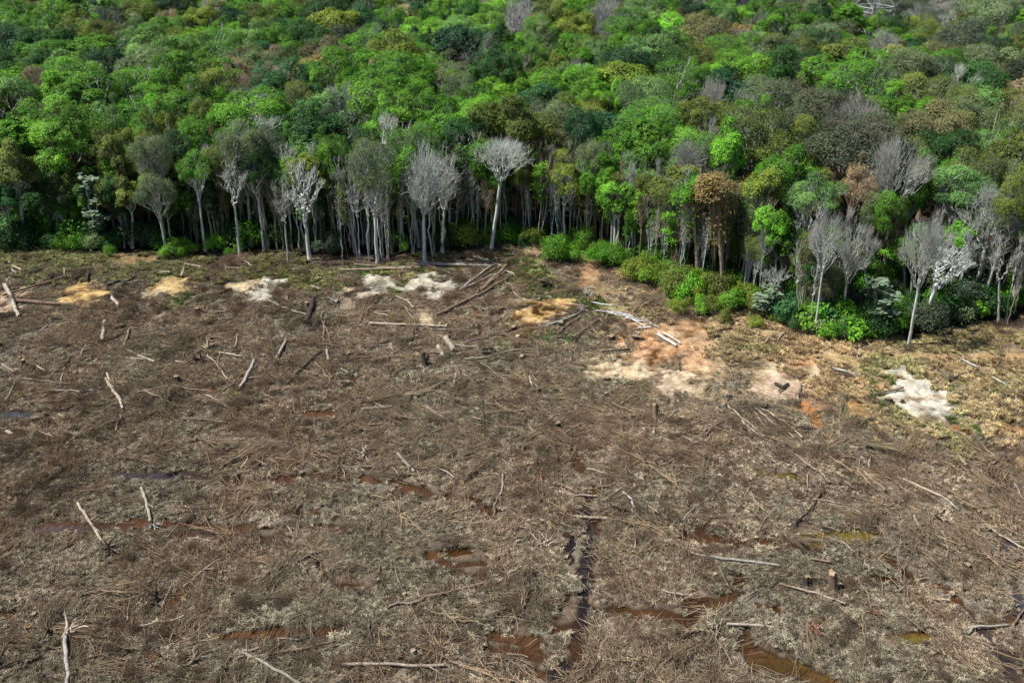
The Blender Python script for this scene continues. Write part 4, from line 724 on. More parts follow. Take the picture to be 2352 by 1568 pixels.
# ---------------------------------------------------------------- logs, branches, stumps lying in the clearing
TL = {'p': ('pale', (.32,.275,.215)), 'w': ('silvery white', (.45,.455,.45)), 'b': ('brown', (.17,.122,.088)), 'd': ('dark charred', (.045,.037,.032)), 'g': ('grey', (.27,.25,.22)), 't': ('tan', (.26,.21,.16)), 'r': ('reddish brown', (.24,.13,.09))}
LOGS = {4: [(25,582,495,438,16,'b'),(40,515,135,730,26,'g'),(128,628,505,648,24,'b'),(95,385,150,408,14,'p'),(58,340,72,362,12,'p'),(90,385,112,440,10,'g'),(445,400,450,438,8,'p'),(345,470,378,435,14,'d'),(602,480,612,410,16,'d'),(740,515,820,482,16,'d'),(842,515,935,450,18,'d'),(860,500,960,478,10,'g'),(1105,420,1175,425,12,'p'),(1252,450,1268,395,14,'p'),(1280,365,1385,388,12,'p'),(1680,340,1735,378,10,'p'),(1560,393,1650,396,8,'p'),(1675,408,1775,385,12,'d'),(1990,402,2170,415,8,'p'),(2175,432,2280,415,14,'d'),(770,590,822,655,22,'p'),(2112,780,2162,620,36,'d'),(1555,380,1575,465,8,'t'),(2150,512,2200,535,8,'p'),(1950,672,2110,718,8,'p'),(1845,600,1925,655,7,'p'),(590,915,655,815,12,'d'),(710,885,725,775,24,'g'),(860,930,895,812,14,'b'),(880,960,960,990,10,'p'),(950,982,1050,988,8,'p'),(955,995,1060,1032,16,'p'),(870,1005,1030,1018,9,'p'),(1215,1030,1292,1038,12,'p'),(1430,985,1585,1165,10,'p'),(1515,970,1670,997,13,'p'),(1512,1045,1520,975,9,'b'),(1905,1015,1972,898,20,'g'),(1655,1215,1752,1032,22,'g'),(1540,1245,1665,1110,10,'b'),(1515,1178,1740,1140,10,'p'),(2175,1040,2300,1210,8,'p'),(1970,1200,2215,965,14,'d'),(740,1118,775,1180,12,'p'),(735,1160,835,1310,22,'p'),(815,1290,850,1370,18,'p'),(945,1243,1160,1208,9,'p'),(1000,1240,1180,1330,10,'t'),(805,1520,835,1410,14,'b'),(425,1175,440,1120,12,'g'),(170,1155,490,1180,8,'g'),(245,1055,310,1105,12,'p'),(20,1060,100,1110,10,'t'),(220,1110,240,1050,10,'d'),(430,1070,490,1010,12,'d'),(40,1300,105,1180,10,'g'),(1430,1268,1560,1340,7,'p'),(2030,1270,2080,1240,14,'d'),(1920,1340,1960,1275,8,'t'),(2225,700,2240,900,12,'b'),(2240,760,2290,940,10,'b'),(2255,960,2265,1030,18,'g'),(270,1520,370,1555,12,'p'),(0,1490,90,1545,26,'p'),(410,1395,450,1420,10,'p'),(2125,1550,2170,1425,8,'b'),(1040,860,1250,830,10,'d'),(1250,840,1440,865,10,'d'),(1480,745,1600,735,8,'g'),(1490,690,1550,695,9,'g'),(1620,940,1640,850,9,'t'),(1680,1320,1640,1240,8,'b'),(280,835,330,790,9,'g'),(600,890,540,1010,8,'g'),(1900,680,1830,660,8,'g'),(2030,1370,2020,1260,9,'t'),(1460,1240,1190,1205,8,'t'),(1250,1420,1780,1470,6,'p'),(380,1225,640,1230,7,'g')],
 5: [(0,413,475,400,14,'t'),(250,393,545,390,12,'t'),(90,372,240,385,8,'p'),(500,355,620,365,13,'p'),(515,377,1025,383,16,'g'),(600,366,1000,372,12,'g'),(820,350,900,375,12,'p'),(905,320,1060,375,14,'p'),(870,335,1000,380,12,'p'),(930,315,1100,380,10,'p'),(1000,340,1110,380,10,'g'),(818,550,1045,382,16,'g'),(840,548,1060,400,12,'b'),(940,550,1130,420,14,'b'),(1000,510,1135,380,18,'t'),(960,545,1100,440,14,'b'),(880,525,1035,440,12,'g'),(655,725,930,592,22,'b'),(930,592,1175,450,18,'b'),(1160,575,1355,440,10,'b'),(1120,410,1190,430,10,'p'),(1130,492,1180,515,8,'p'),(1190,550,1235,605,8,'p'),(1335,555,1400,535,8,'b'),(1585,565,1680,522,10,'b'),(1680,527,1755,530,6,'p'),(1725,630,1858,652,11,'w'),(1755,692,2010,722,13,'w'),(1840,700,2100,750,11,'w'),(1960,735,2130,765,11,'w'),(2005,745,2090,795,8,'w'),(2050,795,2125,803,10,'w'),(2120,768,2190,798,9,'w'),(2178,850,2305,925,17,'w'),(2215,840,2335,912,12,'w'),(2180,825,2200,850,8,'w'),(1535,645,1640,648,10,'r'),(1490,705,1610,688,8,'p'),(1240,812,1420,795,14,'b'),(1410,795,1610,712,17,'g'),(1610,712,1700,650,10,'g'),(1510,820,1640,730,13,'b'),(1600,870,1765,755,19,'b'),(1800,968,1980,955,17,'d'),(200,780,725,802,17,'p'),(660,822,880,823,8,'g'),(320,1030,500,860,8,'b'),(740,918,935,937,11,'g'),(722,885,775,970,38,'g'),(668,938,700,1010,30,'g'),(860,1028,990,1018,14,'t'),(990,1018,1130,972,14,'t'),(1130,972,1410,950,12,'t'),(925,1112,1060,1115,9,'p'),(1060,1120,1200,1148,9,'t'),(965,1055,1160,1180,7,'t'),(520,1278,710,1180,20,'b'),(455,1335,485,1275,20,'d'),(280,1285,375,1262,16,'g'),(150,1365,340,1340,18,'g'),(185,1290,290,1340,12,'p'),(390,1360,398,1318,14,'g'),(100,1275,350,1268,8,'b'),(0,1190,90,1182,12,'d'),(765,1225,790,1120,16,'g'),(1295,1150,1315,1215,14,'g'),(590,1350,870,1550,10,'t'),(560,1345,760,1420,9,'t'),(600,1370,790,1480,7,'t'),(900,1420,1030,1455,9,'t'),(665,1220,685,1340,8,'b'),(470,1125,500,1215,10,'t'),(2155,1440,2165,1345,26,'b'),(2210,1460,2310,1380,8,'g'),(1910,1390,1950,1560,12,'b'),(1895,1400,1925,1568,9,'b'),(1540,1530,1650,1465,11,'t'),(1060,1300,1100,1380,8,'t'),(575,1060,588,995,20,'d'),(205,690,320,725,9,'p'),(240,700,390,695,9,'g'),(380,590,500,670,10,'p'),(430,660,490,760,8,'g'),(1690,1035,1780,1035,7,'b'),(1225,950,1300,905,10,'g'),(730,870,850,835,9,'d'),(958,1230,985,1560,6,'d'),(1480,1400,1390,1470,8,'g'),(1330,1130,1360,1080,8,'g'),(1560,1440,1440,1445,7,'t'),(0,1090,110,1130,8,'g'),(1000,860,1160,810,8,'g'),(870,900,1010,870,8,'g'),(300,920,200,935,7,'g'),(1060,330,1095,335,8,'w'),(1320,290,1390,298,7,'p')],
 6: [(655,880,722,805,10,'p'),(565,915,592,875,17,'t'),(970,878,1025,935,8,'p'),(885,920,940,910,9,'d'),(1175,940,1212,1028,12,'t'),(1218,1000,1220,955,9,'p'),(1030,1080,1220,1130,11,'w'),(1125,1105,1225,1175,9,'g'),(1120,1110,1240,1150,7,'g'),(920,1060,1015,1120,8,'r'),(1910,1020,2060,1100,11,'w'),(2060,1100,2260,1225,12,'g'),(1825,1180,2030,1100,15,'d'),(1320,1262,1510,1222,15,'b'),(1645,1120,1725,1080,8,'d'),(1585,1075,1635,1060,7,'b'),(640,1190,690,1215,20,'d'),(690,1215,725,1188,18,'d'),(660,1245,705,1215,10,'d'),(800,1310,812,1190,14,'t'),(1110,1303,1140,1298,16,'d'),(1195,1300,1260,1303,10,'d'),(1440,1505,1590,1490,13,'b'),(2115,865,2190,900,10,'p'),(150,1530,330,1430,14,'b'),(160,1555,345,1420,12,'b'),(310,1345,560,1560,11,'t'),(500,1370,760,1560,13,'t'),(530,1370,820,1568,13,'t'),(410,1450,560,1560,10,'p'),(470,1370,640,1560,11,'t'),(180,1485,340,1530,8,'t'),(1035,1530,1045,1400,9,'t'),(1360,1380,1380,1445,8,'p'),(2285,1260,2310,1370,12,'g'),(2225,1335,2280,1290,8,'b'),(100,1105,360,1165,7,'b'),(430,1045,560,1045,6,'p'),(300,1040,380,1035,6,'b'),(0,965,65,965,7,'b'),(1700,1160,1780,1230,8,'b'),(1730,1440,1770,1435,12,'d'),(720,380,800,325,12,'t'),(1590,930,1800,925,8,'d')],
 7: [(540,345,722,628,19,'p'),(978,240,1040,462,21,'p'),(1270,910,1580,705,17,'t'),(1690,890,1830,840,10,'t'),(1830,840,2170,690,17,'b'),(960,1190,1270,1120,15,'p'),(455,1270,467,1640,29,'g'),(0,1480,290,1385,18,'d'),(1720,1412,2090,1340,23,'b'),(2090,1340,2290,1300,15,'b'),(1680,1350,1880,1318,15,'t'),(1690,1380,2060,1575,23,'g'),(1665,100,1710,30,15,'p'),(1120,1035,1190,890,7,'p'),(1280,562,1500,605,5,'p'),(878,1145,880,1050,6,'p'),(1510,1270,1640,1110,10,'d'),(1915,1270,2050,1280,9,'t'),(130,700,180,780,6,'t'),(1985,505,2030,580,7,'p'),(1310,1400,1450,1392,14,'t'),(1300,440,1350,385,7,'d'),(1425,1235,1450,1260,8,'p'),(60,530,110,600,6,'t'),(1170,325,1400,345,5,'g'),(1940,780,2110,880,5,'t'),(2100,780,2040,760,5,'p'),(1280,360,1320,395,6,'p'),(460,860,520,850,6,'b'),(740,940,780,905,6,'t'),(2290,1220,2300,1110,9,'b'),(1990,1200,2005,1120,8,'b')],
 8: [(1045,430,1075,300,14,'b'),(1075,300,1112,145,16,'t'),(20,1462,705,1462,23,'t'),(335,1055,580,1000,19,'t'),(580,1000,970,900,22,'b'),(970,900,1110,875,11,'b'),(1150,830,1235,785,14,'p'),(1555,270,1752,285,15,'t'),(1500,415,1600,428,13,'b'),(1600,428,1825,442,19,'p'),(1820,318,1928,240,17,'g'),(1960,280,2045,212,13,'t'),(1880,310,1980,270,8,'t'),(1940,268,2020,405,14,'w'),(1680,335,1830,400,9,'b'),(2080,240,2170,140,9,'b'),(600,65,775,170,12,'g'),(390,10,500,120,18,'g'),(950,125,1090,145,8,'p'),(1380,190,1388,90,13,'r'),(2255,525,2351,420,10,'t'),(1215,500,1285,510,8,'p'),(1335,500,1425,595,9,'p'),(1075,1155,1170,1110,5,'p'),(820,1310,1080,1175,7,'b'),(1145,1390,1280,1395,10,'p'),(985,1448,1070,1445,14,'b'),(885,1510,985,1565,8,'p'),(520,110,550,190,7,'t'),(1670,700,1790,675,5,'p'),(1690,105,1810,140,13,'t'),(2215,955,2340,975,15,'g'),(2175,1195,2230,1178,9,'p'),(400,400,405,270,8,'b'),(1510,215,1560,275,6,'p'),(15,75,28,165,6,'p'),(1788,270,1790,180,7,'t'),(350,100,400,150,6,'p'),(1755,228,1850,226,14,'b'),(1060,470,1110,540,7,'t'),(1900,15,1990,25,10,'b'),(2200,80,2351,10,11,'t'),(2300,160,2351,130,12,'b'),(1600,290,1500,250,7,'t'),(0,75,350,60,6,'g'),(2110,400,2095,340,8,'d'),(1820,740,2020,750,5,'b'),(680,1440,710,1380,8,'t')],
 9: [(190,715,660,780,19,'g'),(0,640,190,715,10,'p'),(665,905,760,935,16,'b'),(760,935,1110,1048,17,'t'),(1210,865,1300,1085,15,'b'),(1675,985,1840,1005,16,'p'),(1970,1235,2000,1195,18,'g'),(1990,1195,2230,1180,19,'g'),(1915,1240,1975,1240,16,'d'),(2280,1165,2360,1045,17,'b'),(310,1188,620,1205,19,'g'),(2100,505,2360,650,15,'p'),(1520,180,1780,300,17,'p'),(1780,300,1900,380,12,'g'),(1250,140,1390,265,22,'t'),(775,490,970,225,12,'d'),(690,540,810,600,12,'p'),(1105,610,1180,680,7,'p'),(980,560,1110,610,8,'b'),(1590,440,1640,520,14,'g'),(1785,545,1815,700,15,'g'),(880,730,1010,760,17,'b'),(395,1020,520,935,5,'p'),(1310,965,1370,1030,6,'p'),(1380,1270,1510,1370,8,'b'),(865,1215,960,1250,14,'r'),(1635,40,1960,40,9,'b'),(1680,130,1870,85,9,'t'),(900,320,1080,340,10,'t'),(1010,345,1150,375,8,'t'),(1360,355,1480,350,8,'t'),(970,0,1210,160,13,'t'),(780,10,1010,205,11,'t'),(1275,120,1288,35,9,'p'),(1205,140,1217,55,9,'t'),(450,240,560,400,8,'t'),(470,250,520,400,6,'t'),(20,280,80,180,11,'b'),(0,460,110,350,8,'p'),(1840,240,1860,40,7,'b'),(1900,20,1950,80,22,'t'),(2280,210,2345,310,8,'g'),(2000,360,2200,350,8,'b'),(530,170,640,90,7,'b'),(1170,230,1110,190,7,'t'),(860,230,870,130,9,'t'),(170,435,420,425,6,'t'),(1230,680,1290,760,6,'b'),(365,1310,420,1270,5,'p'),(780,1430,820,1300,7,'b'),(1600,1330,1720,1370,7,'t')]}
LREC = []
for k, ls in LOGS.items():
    for x1, y1, x2, y2, th, c in ls:
        a = G(*toD(k, x1, y1)); b = G(*toD(k, x2, y2)); mid = (a[1] + b[1])/2; r = th/3.0/pxm(mid)*.5*1.08
        ln = math.hypot(b[0]-a[0], b[1]-a[1]); LREC.append(dict(a=a, b=b, r=max(r, .035), ln=ln, c=c, x=(a[0]+b[0])/2, y=mid))
CLM = []
for nm, k, x, y in (('the yellow sand mound', 4, 560, 575), ('the cream sand patch', 4, 1040, 560), ('the small pale sand', 4, 1700, 500), ('the pink corner sand', 4, 50, 620), ('the first white sand patch', 5, 240, 500), ('the second white sand patch', 5, 590, 480), ('the fanned log heap', 5, 1000, 450),
    ('the ochre sand mound', 5, 1330, 700), ('the orange earth slope', 5, 2080, 900), ('the silvery white log line', 5, 1960, 735), ('the reddish path mouth', 5, 1680, 330), ('the bright white sand patch', 6, 1650, 1340), ('the orange earth streaks', 6, 890, 1380), ('the curved dark log', 6, 690, 1215), ('the heavy dark charred log', 4, 2135, 700),
    ('the three crossed logs', 4, 1650, 1150), ('the split pale log', 4, 800, 1250), ('the orange water stain', 4, 2230, 1400), ('the open square pit', 5, 1010, 968), ('the upright dead stub', 5, 2160, 1400), ('the forked straight ditch top', 8, 1740, 480), ('the dark straight ditch', 8, 1700, 800), ('the foot of the dark ditch', 8, 1640, 1280), ('the orange puddle', 8, 300, 260),
    ('the long yellow puddle', 9, 1060, 540), ('the small yellow puddle', 9, 660, 130), ('the tall split stump', 9, 1045, 880), ('the frayed root pole', 7, 460, 1250), ('the leaning rooted pole', 7, 720, 630), ('the short pole with a root ball', 7, 1040, 460), ('the small round pond', 7, 1070, 1425), ('the long bent log', 8, 650, 980), ('the murky ditch in the corner', 9, 2200, 1380),
    ('the root clump in the litter', 7, 1095, 970), ('the brushwood heap', 9, 1600, 270), ('the purple-brown puddle', 7, 1100, 130), ('the bluish puddle', 4, 110, 1390), ('the reddish wet strip', 7, 1500, 490), ('the broken crossing sticks', 8, 1970, 300)):
    a, b = G(*toD(k, x, y)); CLM.append((nm, a, b))
for r in LREC: r['name'] = 'log' if r['r'] > .125 else 'fallen_branch'
def lhead(r):
    lnw = 'short' if r['ln'] < 2.6 else ('long' if r['ln'] > 6.5 else '')
    thk = ('thick' if r['r'] > .2 else '') if r['name'] == 'log' else 'thin'
    ang = abs(math.degrees(math.atan2(r['b'][1]-r['a'][1], r['b'][0]-r['a'][0]))) % 180
    o = 'lying crosswise' if ang < 22 or ang > 158 else ('pointing forestward' if 68 < ang < 112 else '')
    return ' '.join(w for w in (lnw, thk, TL[r['c']][0], 'log' if r['name'] == 'log' else 'branch', o) if w)
assign_labels(LREC, CLM, lhead)
def bend(a, b, r, n, amp):
    t = np.linspace(0, 1, n); P = np.stack([a[0] + (b[0]-a[0])*t, a[1] + (b[1]-a[1])*t, np.zeros(n)], 1); ln = math.hypot(b[0]-a[0], b[1]-a[1])
    nrm_ = np.array([-(b[1]-a[1]), b[0]-a[0], 0])/max(ln, 1e-6); q = np.cumsum(rng.normal(0, 1, n)); q -= q[0] + (q[-1]-q[0])*t
    P += nrm_*(q*amp*ln/n)[:, None]
    gz = np.maximum(gheight(P[:, 0], P[:, 1]), WZ)
    # a rigid pole rests on the higher humps below it
    A = np.polyfit(t, gz, 1); line = np.polyval(A, t); line += max(0, np.percentile(gz - line, 80)); P[:, 2] = line + r*.7 + .16; return P
def zsurf(x, y): return max(zg(x, y), WZ)
def child(name, g, mats, parent, tint):
    o = bpy.data.objects.new(name, g.mesh(name, mats)); COL.objects.link(o); o.parent = parent; o['tint'] = list(tint); return o
for r in LREC:
    n = int(np.clip(r['ln']/.5, 5, 22)); tint = jitter(TL[r['c']][1], .1)
    P = bend(r['a'], r['b'], r['r'], n, .10 if r['name'] == 'log' else .22); o3 = P.mean(0); Q = P - o3
    taper = 1 - np.linspace(0, 1, n)*(.18 if r['name'] == 'log' else .45)*rng.random()
    g = Geo(); tube(g, Q, r['r']*taper, 8 if r['name'] == 'log' else 6, 0, .4, jag=r['r']*1.2)
    o = bpy.data.objects.new(r['name'], g.mesh(r['name'], [M_LOG])); COL.objects.link(o); o.location = o3; o['tint'] = list(tint)
    props(o, r['label'], 'log' if r['name'] == 'log' else 'branch', 'logs lying in the clearing' if r['name'] == 'log' else 'fallen branches in the clearing')
    for s in range(0 if r['ln'] < 3 else int(rng.integers(0, 3))):          # broken side limbs
        i = int(rng.integers(1, n-1)); d = norm(Q[i+1]-Q[i-1]) + norm(rng.normal(0, 1, 3))*1.1; d[2] = abs(d[2])*.5; L_ = (.3 + .9*rng.random())*(1 if r['name'] == 'log' else 1.3)
        gg = Geo(); tube(gg, [Q[i], Q[i] + d*L_*.5, Q[i] + d*L_ + rng.normal(0, .08, 3)], [r['r']*.45, r['r']*.3, r['r']*.12], 5, 0, .35); child('broken_limb', gg, [M_LOG], o, tint)

def root_ball(x, y, direc, s, label, tintk='b', n=13):
    """splayed roots at the end of an uprooted pole"""
    t = jitter(TL[tintk][1], .1); g = Geo(); z = zsurf(x, y)
    root = bpy.data.objects.new('root_ball', None); COL.objects.link(root); root.location = (x, y, z); props(root, label, 'roots', 'uprooted root balls')
    for i in range(n):
        d = norm(np.array([direc[0], direc[1], .25]) + rng.normal(0, .75, 3)); d[2] = abs(d[2])*.8; L_ = s*(.6 + .8*rng.random())
        p0 = np.array([0, 0, .15]); p1 = p0 + d*L_*.4; p2 = p1 + norm(d + rng.normal(0, .45, 3))*L_*.35; p3 = p2 + norm(d + rng.normal(0, .7, 3))*L_*.3; p3[2] = max(p3[2], .02)
        gg = Geo(); tube(gg, [p0, p1, p2, p3], [.1*s, .07*s, .045*s, .015*s], 5, 0, .4); child('root', gg, [M_LOG], root, t)
    gg = Geo(); c = norm(rng.normal(0, 1, (40, 3))); 
    th = np.linspace(0, math.pi, 6); 
    tube(gg, [[0, 0, -.1], [0, 0, .1*s], [.02, 0, .25*s]], [.3*s, .24*s, .1*s], 8, 0, .2); child('soil_clod', gg, [M_LOG], root, TL['d'][1])
for k, x, y, dx, dy, s, lab, tk in ((7,742,650,.6,-.8,1.5,'splayed root ball at the foot of the leaning pale pole','b'),(7,1060,478,.5,-.8,1.1,'dark root ball below the short pale pole','g'),(7,462,1240,0,1,1.6,'frayed tan roots at the top of the upright grey pole','p'),(7,1095,985,-.6,-.3,1.3,'isolated dark root clump with a pale stick','d'),
    (9,1308,1105,.3,-1,1.0,'knotted roots at the end of the brown pole by the split stump','r'),(9,245,1185,-1,-.2,1.3,'splayed roots at the end of the grey crosswise pole','t'),(9,905,1230,.2,.1,.9,'small reddish root clump beside the grey pole','r'),(8,1385,600,-.2,-1,1.2,'pale roots over the blue-grey puddle','p'),
    (5,1618,872,-1,-.7,1.1,'dark root base of the brown log by the orange slope','d'),(5,1690,575,0,.5,1.5,'silvery upturned roots above the ochre sand','g'),(5,1430,510,-.3,-.5,1.6,'black upturned stump with roots on the green grass','d'),(5,1640,670,.5,.6,1.1,'grey knotted roots at the end of the curved pole','g'),(7,1340,1420,-.4,-.4,1.0,'low tangle of tan roots beside the bent logs','t'),
    (7,1700,1385,-1,.3,.9,'splintered root end where the three logs meet','t'),(4,1430,940,.1,1,1.6,'tall branching root mass in the grey brush','t'),(4,1380,1020,-.4,-.8,1.6,'dark root heap under the branching stick','d'),(8,1905,380,0,-.4,1.3,'muddy roots under the white crossing stick','d'),(4,65,500,0,.6,1.2,'pale roots at the head of the grey log by the sand','p'),
    (8,160,10,-.5,.3,1.2,'pale sunlit root tangle at the upper ditch','p'),(9,1750,420,0,-1,1.4,'brown root tangle under the grey pole','t'),(4,2310,620,.4,-.5,1.5,'spreading grey stump roots by the heavy charred log','g'),(4,1440,468,0,-.6,.9,'small dark upturned roots under the pale sand','d')):
    a, b = G(*toD(k, x, y)); root_ball(a, b, (dx, dy), s, lab, tk)

def stump(x, y, h, r, label, tk='b', lean=.15):
    h *= .85
    z = zsurf(x, y); o = bpy.data.objects.new('stump', None); COL.objects.link(o); o.location = (x, y, z - .05); props(o, label, 'stump', 'stumps in the clearing'); t = jitter(TL[tk][1], .1)
    g = Geo(); l = rng.normal(0, lean, 2); m_ = 6; P = np.stack([np.linspace(0, l[0]*h, m_), np.linspace(0, l[1]*h, m_), np.linspace(-.1, h, m_)], 1)
    tube(g, P, r*np.array([1.5, 1.15, 1, .95, .9, .85]), 10, 0, .4, jag=h*.28); child('stub', g, [M_LOG], o, t)
    for i in range(5):
        a = i*1.26 + rng.random(); gg = Geo(); tube(gg, [[math.cos(a)*r*.6, math.sin(a)*r*.6, .22*min(h, 1)], [math.cos(a)*r*1.8, math.sin(a)*r*1.8, .05], [math.cos(a)*r*3, math.sin(a)*r*3, -.06]], [r*.4, r*.25, r*.1], 5, 0, .35); child('root', gg, [M_LOG], o, t)
for k, x, y, h, r, lab, tk in ((9,1045,930,1.9,.36,'tall brown split stump standing in grey litter','b'),(9,840,905,.8,.3,'black stump left of the tall split stump','d'),(9,1850,955,.5,.25,'low hollow stump at the head of the corner ditch','t'),(5,575,1060,1.6,.28,'tall dark stub in the brown brush near the grey slabs','d'),(5,2160,1430,1.7,.3,'upright weathered stub below the cream sand','b'),(5,1190,810,.7,.4,'dark stump at the foot of the ochre sand','d'),
    (5,1510,775,.8,.4,'dark stump behind the curved grey pole','d'),(5,1860,870,.8,.45,'black rooted stump above the dark charred log','d'),(5,2020,862,.5,.4,'black low stump on the top of the orange slope','d'),(5,1830,1160,.6,.35,'dark stump on the edge of the cream sand','d'),(5,1215,880,1.0,.3,'grey stub on the mossy flat under the ochre sand','g'),(5,1240,1020,.8,.3,'brown stub right of the square pit','b'),(5,1840,1430,.6,.3,'small black stump in the purple-brown brush','d'),
    (5,2000,1430,.5,.3,'round black stump left of the upright stub','d'),(5,680,790,.7,.3,'dark stump against the cut log with a pale end','d'),(6,1425,1305,.7,.45,'black burnt stump left of the bright white sand','d'),(6,1855,1370,.6,.22,'small tan stub on the rim of the white sand','t'),(6,1940,1275,.5,.35,'brown stump right of the white sand','b'),(4,1220,1165,.9,.35,'black pointed stump in the middle brush','d'),(4,170,1050,.9,.3,'black stub above the pale branches','d'),
    (4,760,600,.8,.3,'dark hollow stump beside the pale broken log','d'),(4,2120,660,1.0,.35,'splintered stump behind the heavy charred log','b'),(8,500,1365,.5,.25,'pale cut stump near the long crosswise pole','p'),(8,1380,465,.4,.3,'mossy low stump above the pale roots','d'),(7,240,1120,.4,.25,'low stub by the bluish mud','d'),(8,440,970,.4,.2,'short stub above the long bent log','b'),(6,1510,1310,.5,.2,'tiny dark stub inside the bright white sand','d'),
    (5,1565,1215,.5,.2,'small dark stub in the grey scrub below the pit','d'),(9,1960,780,.5,.3,'dark stump near the pale standing sticks','d'),(4,1370,690,.7,.35,'dark broken stump in the grey litter','d'),(5,1500,1480,.7,.3,'black stub above the tan diagonal branch','d'),(5,1820,1270,.6,.25,'leaning black stub in the pale scrub','d'),(5,1245,1390,.8,.2,'thin black leaning stub','d'),(6,320,1280,.5,.35,'dark stump left of the curved dark log','d')):
    a, b = G(*toD(k, x, y)); stump(a, b, h, r, lab, tk)
# pale cut face of the long log, square pit, light litter object
a, b = G(*toD(5, 725, 805)); g = Geo(); tube(g, [[0, 0, .32], [.09, -.03, .32]], [.42, .42], 14, 0, 1.0); o = bpy.data.objects.new('cut_disc', g.mesh('cut_disc', [M_LOG])); COL.objects.link(o); o.location = (a, b, zsurf(a, b)); o['tint'] = [.6, .52, .4]; props(o, 'pale sawn wood disc standing at the end of the long straight log', 'wood disc')
a, b = G(*toD(5, 1010, 975)); o = bpy.data.objects.new('pit_frame', None); COL.objects.link(o); o.location = (a, b, zsurf(a, b)+.02); props(o, 'open square black pit frame in the middle of the clearing', 'pit')
for i, (p0, p1) in enumerate((((-.7,-.6),(.7,-.6)), ((.7,-.6),(.7,.6)), ((.7,.6),(-.7,.6)), ((-.7,.6),(-.7,-.6)))):
    g = Geo(); tube(g, [[p0[0], p0[1], .35], [p1[0], p1[1], .35]], [.09, .09], 4, 0, .3); child('rim_beam', g, [M_LOG], o, TL['d'][1])
    g = Geo(); V = [[p0[0]*.97, p0[1]*.97, .36], [p1[0]*.97, p1[1]*.97, .36], [p1[0]*.97, p1[1]*.97, -.3], [p0[0]*.97, p0[1]*.97, -.3]]; V2 = [[v[0]*.9, v[1]*.9, v[2]] for v in V]; g.add(V + V2, [(0,1,2,3), (5,4,7,6), (0,4,5,1), (3,2,6,7), (0,3,7,4), (1,5,6,2)], 0, .1); child('side_board', g, [M_LOG], o, (.012,.01,.009))
# a thin upright dead pole or two among the brush
for i, (k, x, y, h, r, lab) in enumerate(((5, 985, 1560, 9.0, .05, 'thin bare dead pole standing alone in the brown brush'), (5, 1575, 960, 2.2, .05, 'short thin stick standing in the grey scrub'), (8, 1790, 275, 2.0, .06, 'short tan stick standing at the ditch head'), (4, 1562, 1050, 2.6, .04, 'thin grey stick standing behind the crossed logs'), (9, 1280, 120, 1.9, .07, 'pale stick standing by the pale brown log'), (9, 1208, 140, 1.9, .07, 'second pale stick standing left of the pale brown log'))):
    a, b = G(*toD(k, x, y)); g = Geo(); h = min(h, 6); tube(g, [[0, 0, -.1], [.05, .02, h*.4], [-.02, .05, h*.7], [-.05, .08, h]], [r, r*.8, r*.6, r*.3], 5, 0, .3)
    o = bpy.data.objects.new('standing_stick', g.mesh('standing_stick', [M_LOG])); COL.objects.link(o); o.location = (a, b, zsurf(a, b)); o['tint'] = list(TL['g' if i != 0 else 'd'][1]); props(o, lab, 'stick', 'sticks standing upright in the clearing')

# ---------------------------------------------------------------- litter: twigs, matted dead grass, brushwood (uncountable)
def twig_patch(name, n, Rp, l0, l1, r0, r1, lift, vlo, vhi, main=None):
    g = Geo(); a = rng.random(n)*6.28 if main is None else main + rng.normal(0, .5, n); q = norm(rng.normal(0, 1, (n, 2)))*np.sqrt(rng.random((n, 1)))*Rp
    L_ = l0 + (l1-l0)*rng.random(n)**2; d = np.stack([np.cos(a), np.sin(a), rng.normal(.05, .22, n)], 1)*L_[:, None]; p0 = np.hstack([q, lift*rng.random((n, 1))])
    mid = p0 + d*.5 + rng.normal(0, .06, (n, 3))*L_[:, None]; rr = r0 + (r1-r0)*rng.random(n)**2; v = vlo + (vhi-vlo)*rng.random(n)
    frustums(g, p0, mid, rr, rr*.85, 3, 0, v); frustums(g, mid, p0 + d, rr*.85, rr*.35, 3, 0, v); return g
def tuft_patch(g, n, Rp, blades, h, vlo, vhi, spl=.8, wdt=.03):
    q = norm(rng.normal(0, 1, (n, 2)))*np.sqrt(rng.random((n, 1)))*Rp; K = n*blades; c = np.repeat(q, blades, 0) + rng.normal(0, .07, (K, 2))
    a = rng.random(K)*6.28; hh = h*(.5 + .8*rng.random(K)); el = spl*(.3 + .9*rng.random(K)); o = np.stack([np.cos(a), np.sin(a)], 1)
    s = np.stack([-o[:, 1], o[:, 0]], 1)*wdt*(.6+.8*rng.random((K, 1))); b = np.hstack([c, np.full((K, 1), -.02)]); m_ = np.hstack([c + o*(hh*.35*el)[:, None], (hh*.62)[:, None]]); t = np.hstack([c + o*(hh*el*1.1)[:, None], (hh*(1.05 - el*.45))[:, None]])
    sz = np.hstack([s, np.zeros((K, 1))]); V = np.stack([b - sz, b + sz, m_ + sz*.9, m_ - sz*.9, t], 1).reshape(-1, 3); i = np.arange(K)*5; tv = np.repeat(vlo + (vhi-vlo)*rng.random(n), blades)
    v = np.clip(tv + rng.normal(0, .12, K), 0, 1); g.add(V, np.stack([i, i+1, i+2, i+3], 1), 0, np.repeat(v, 5)); g.f.append(np.stack([i+3, i+2, i+4], 1) + g.n - len(V)); g.m.append(np.zeros(K, int))
TW = [twig_patch('t', 90, 1.2, .2, 1.1, .006, .02, .12, .2, .9).mesh('twig_litter', [M_LIT]) for _ in range(5)] + [twig_patch('t', 46, 1.3, .5, 2.2, .01, .035, .2, .3, .9, main=0.0).mesh('twig_litter', [M_LIT]) for _ in range(4)]
TF = []
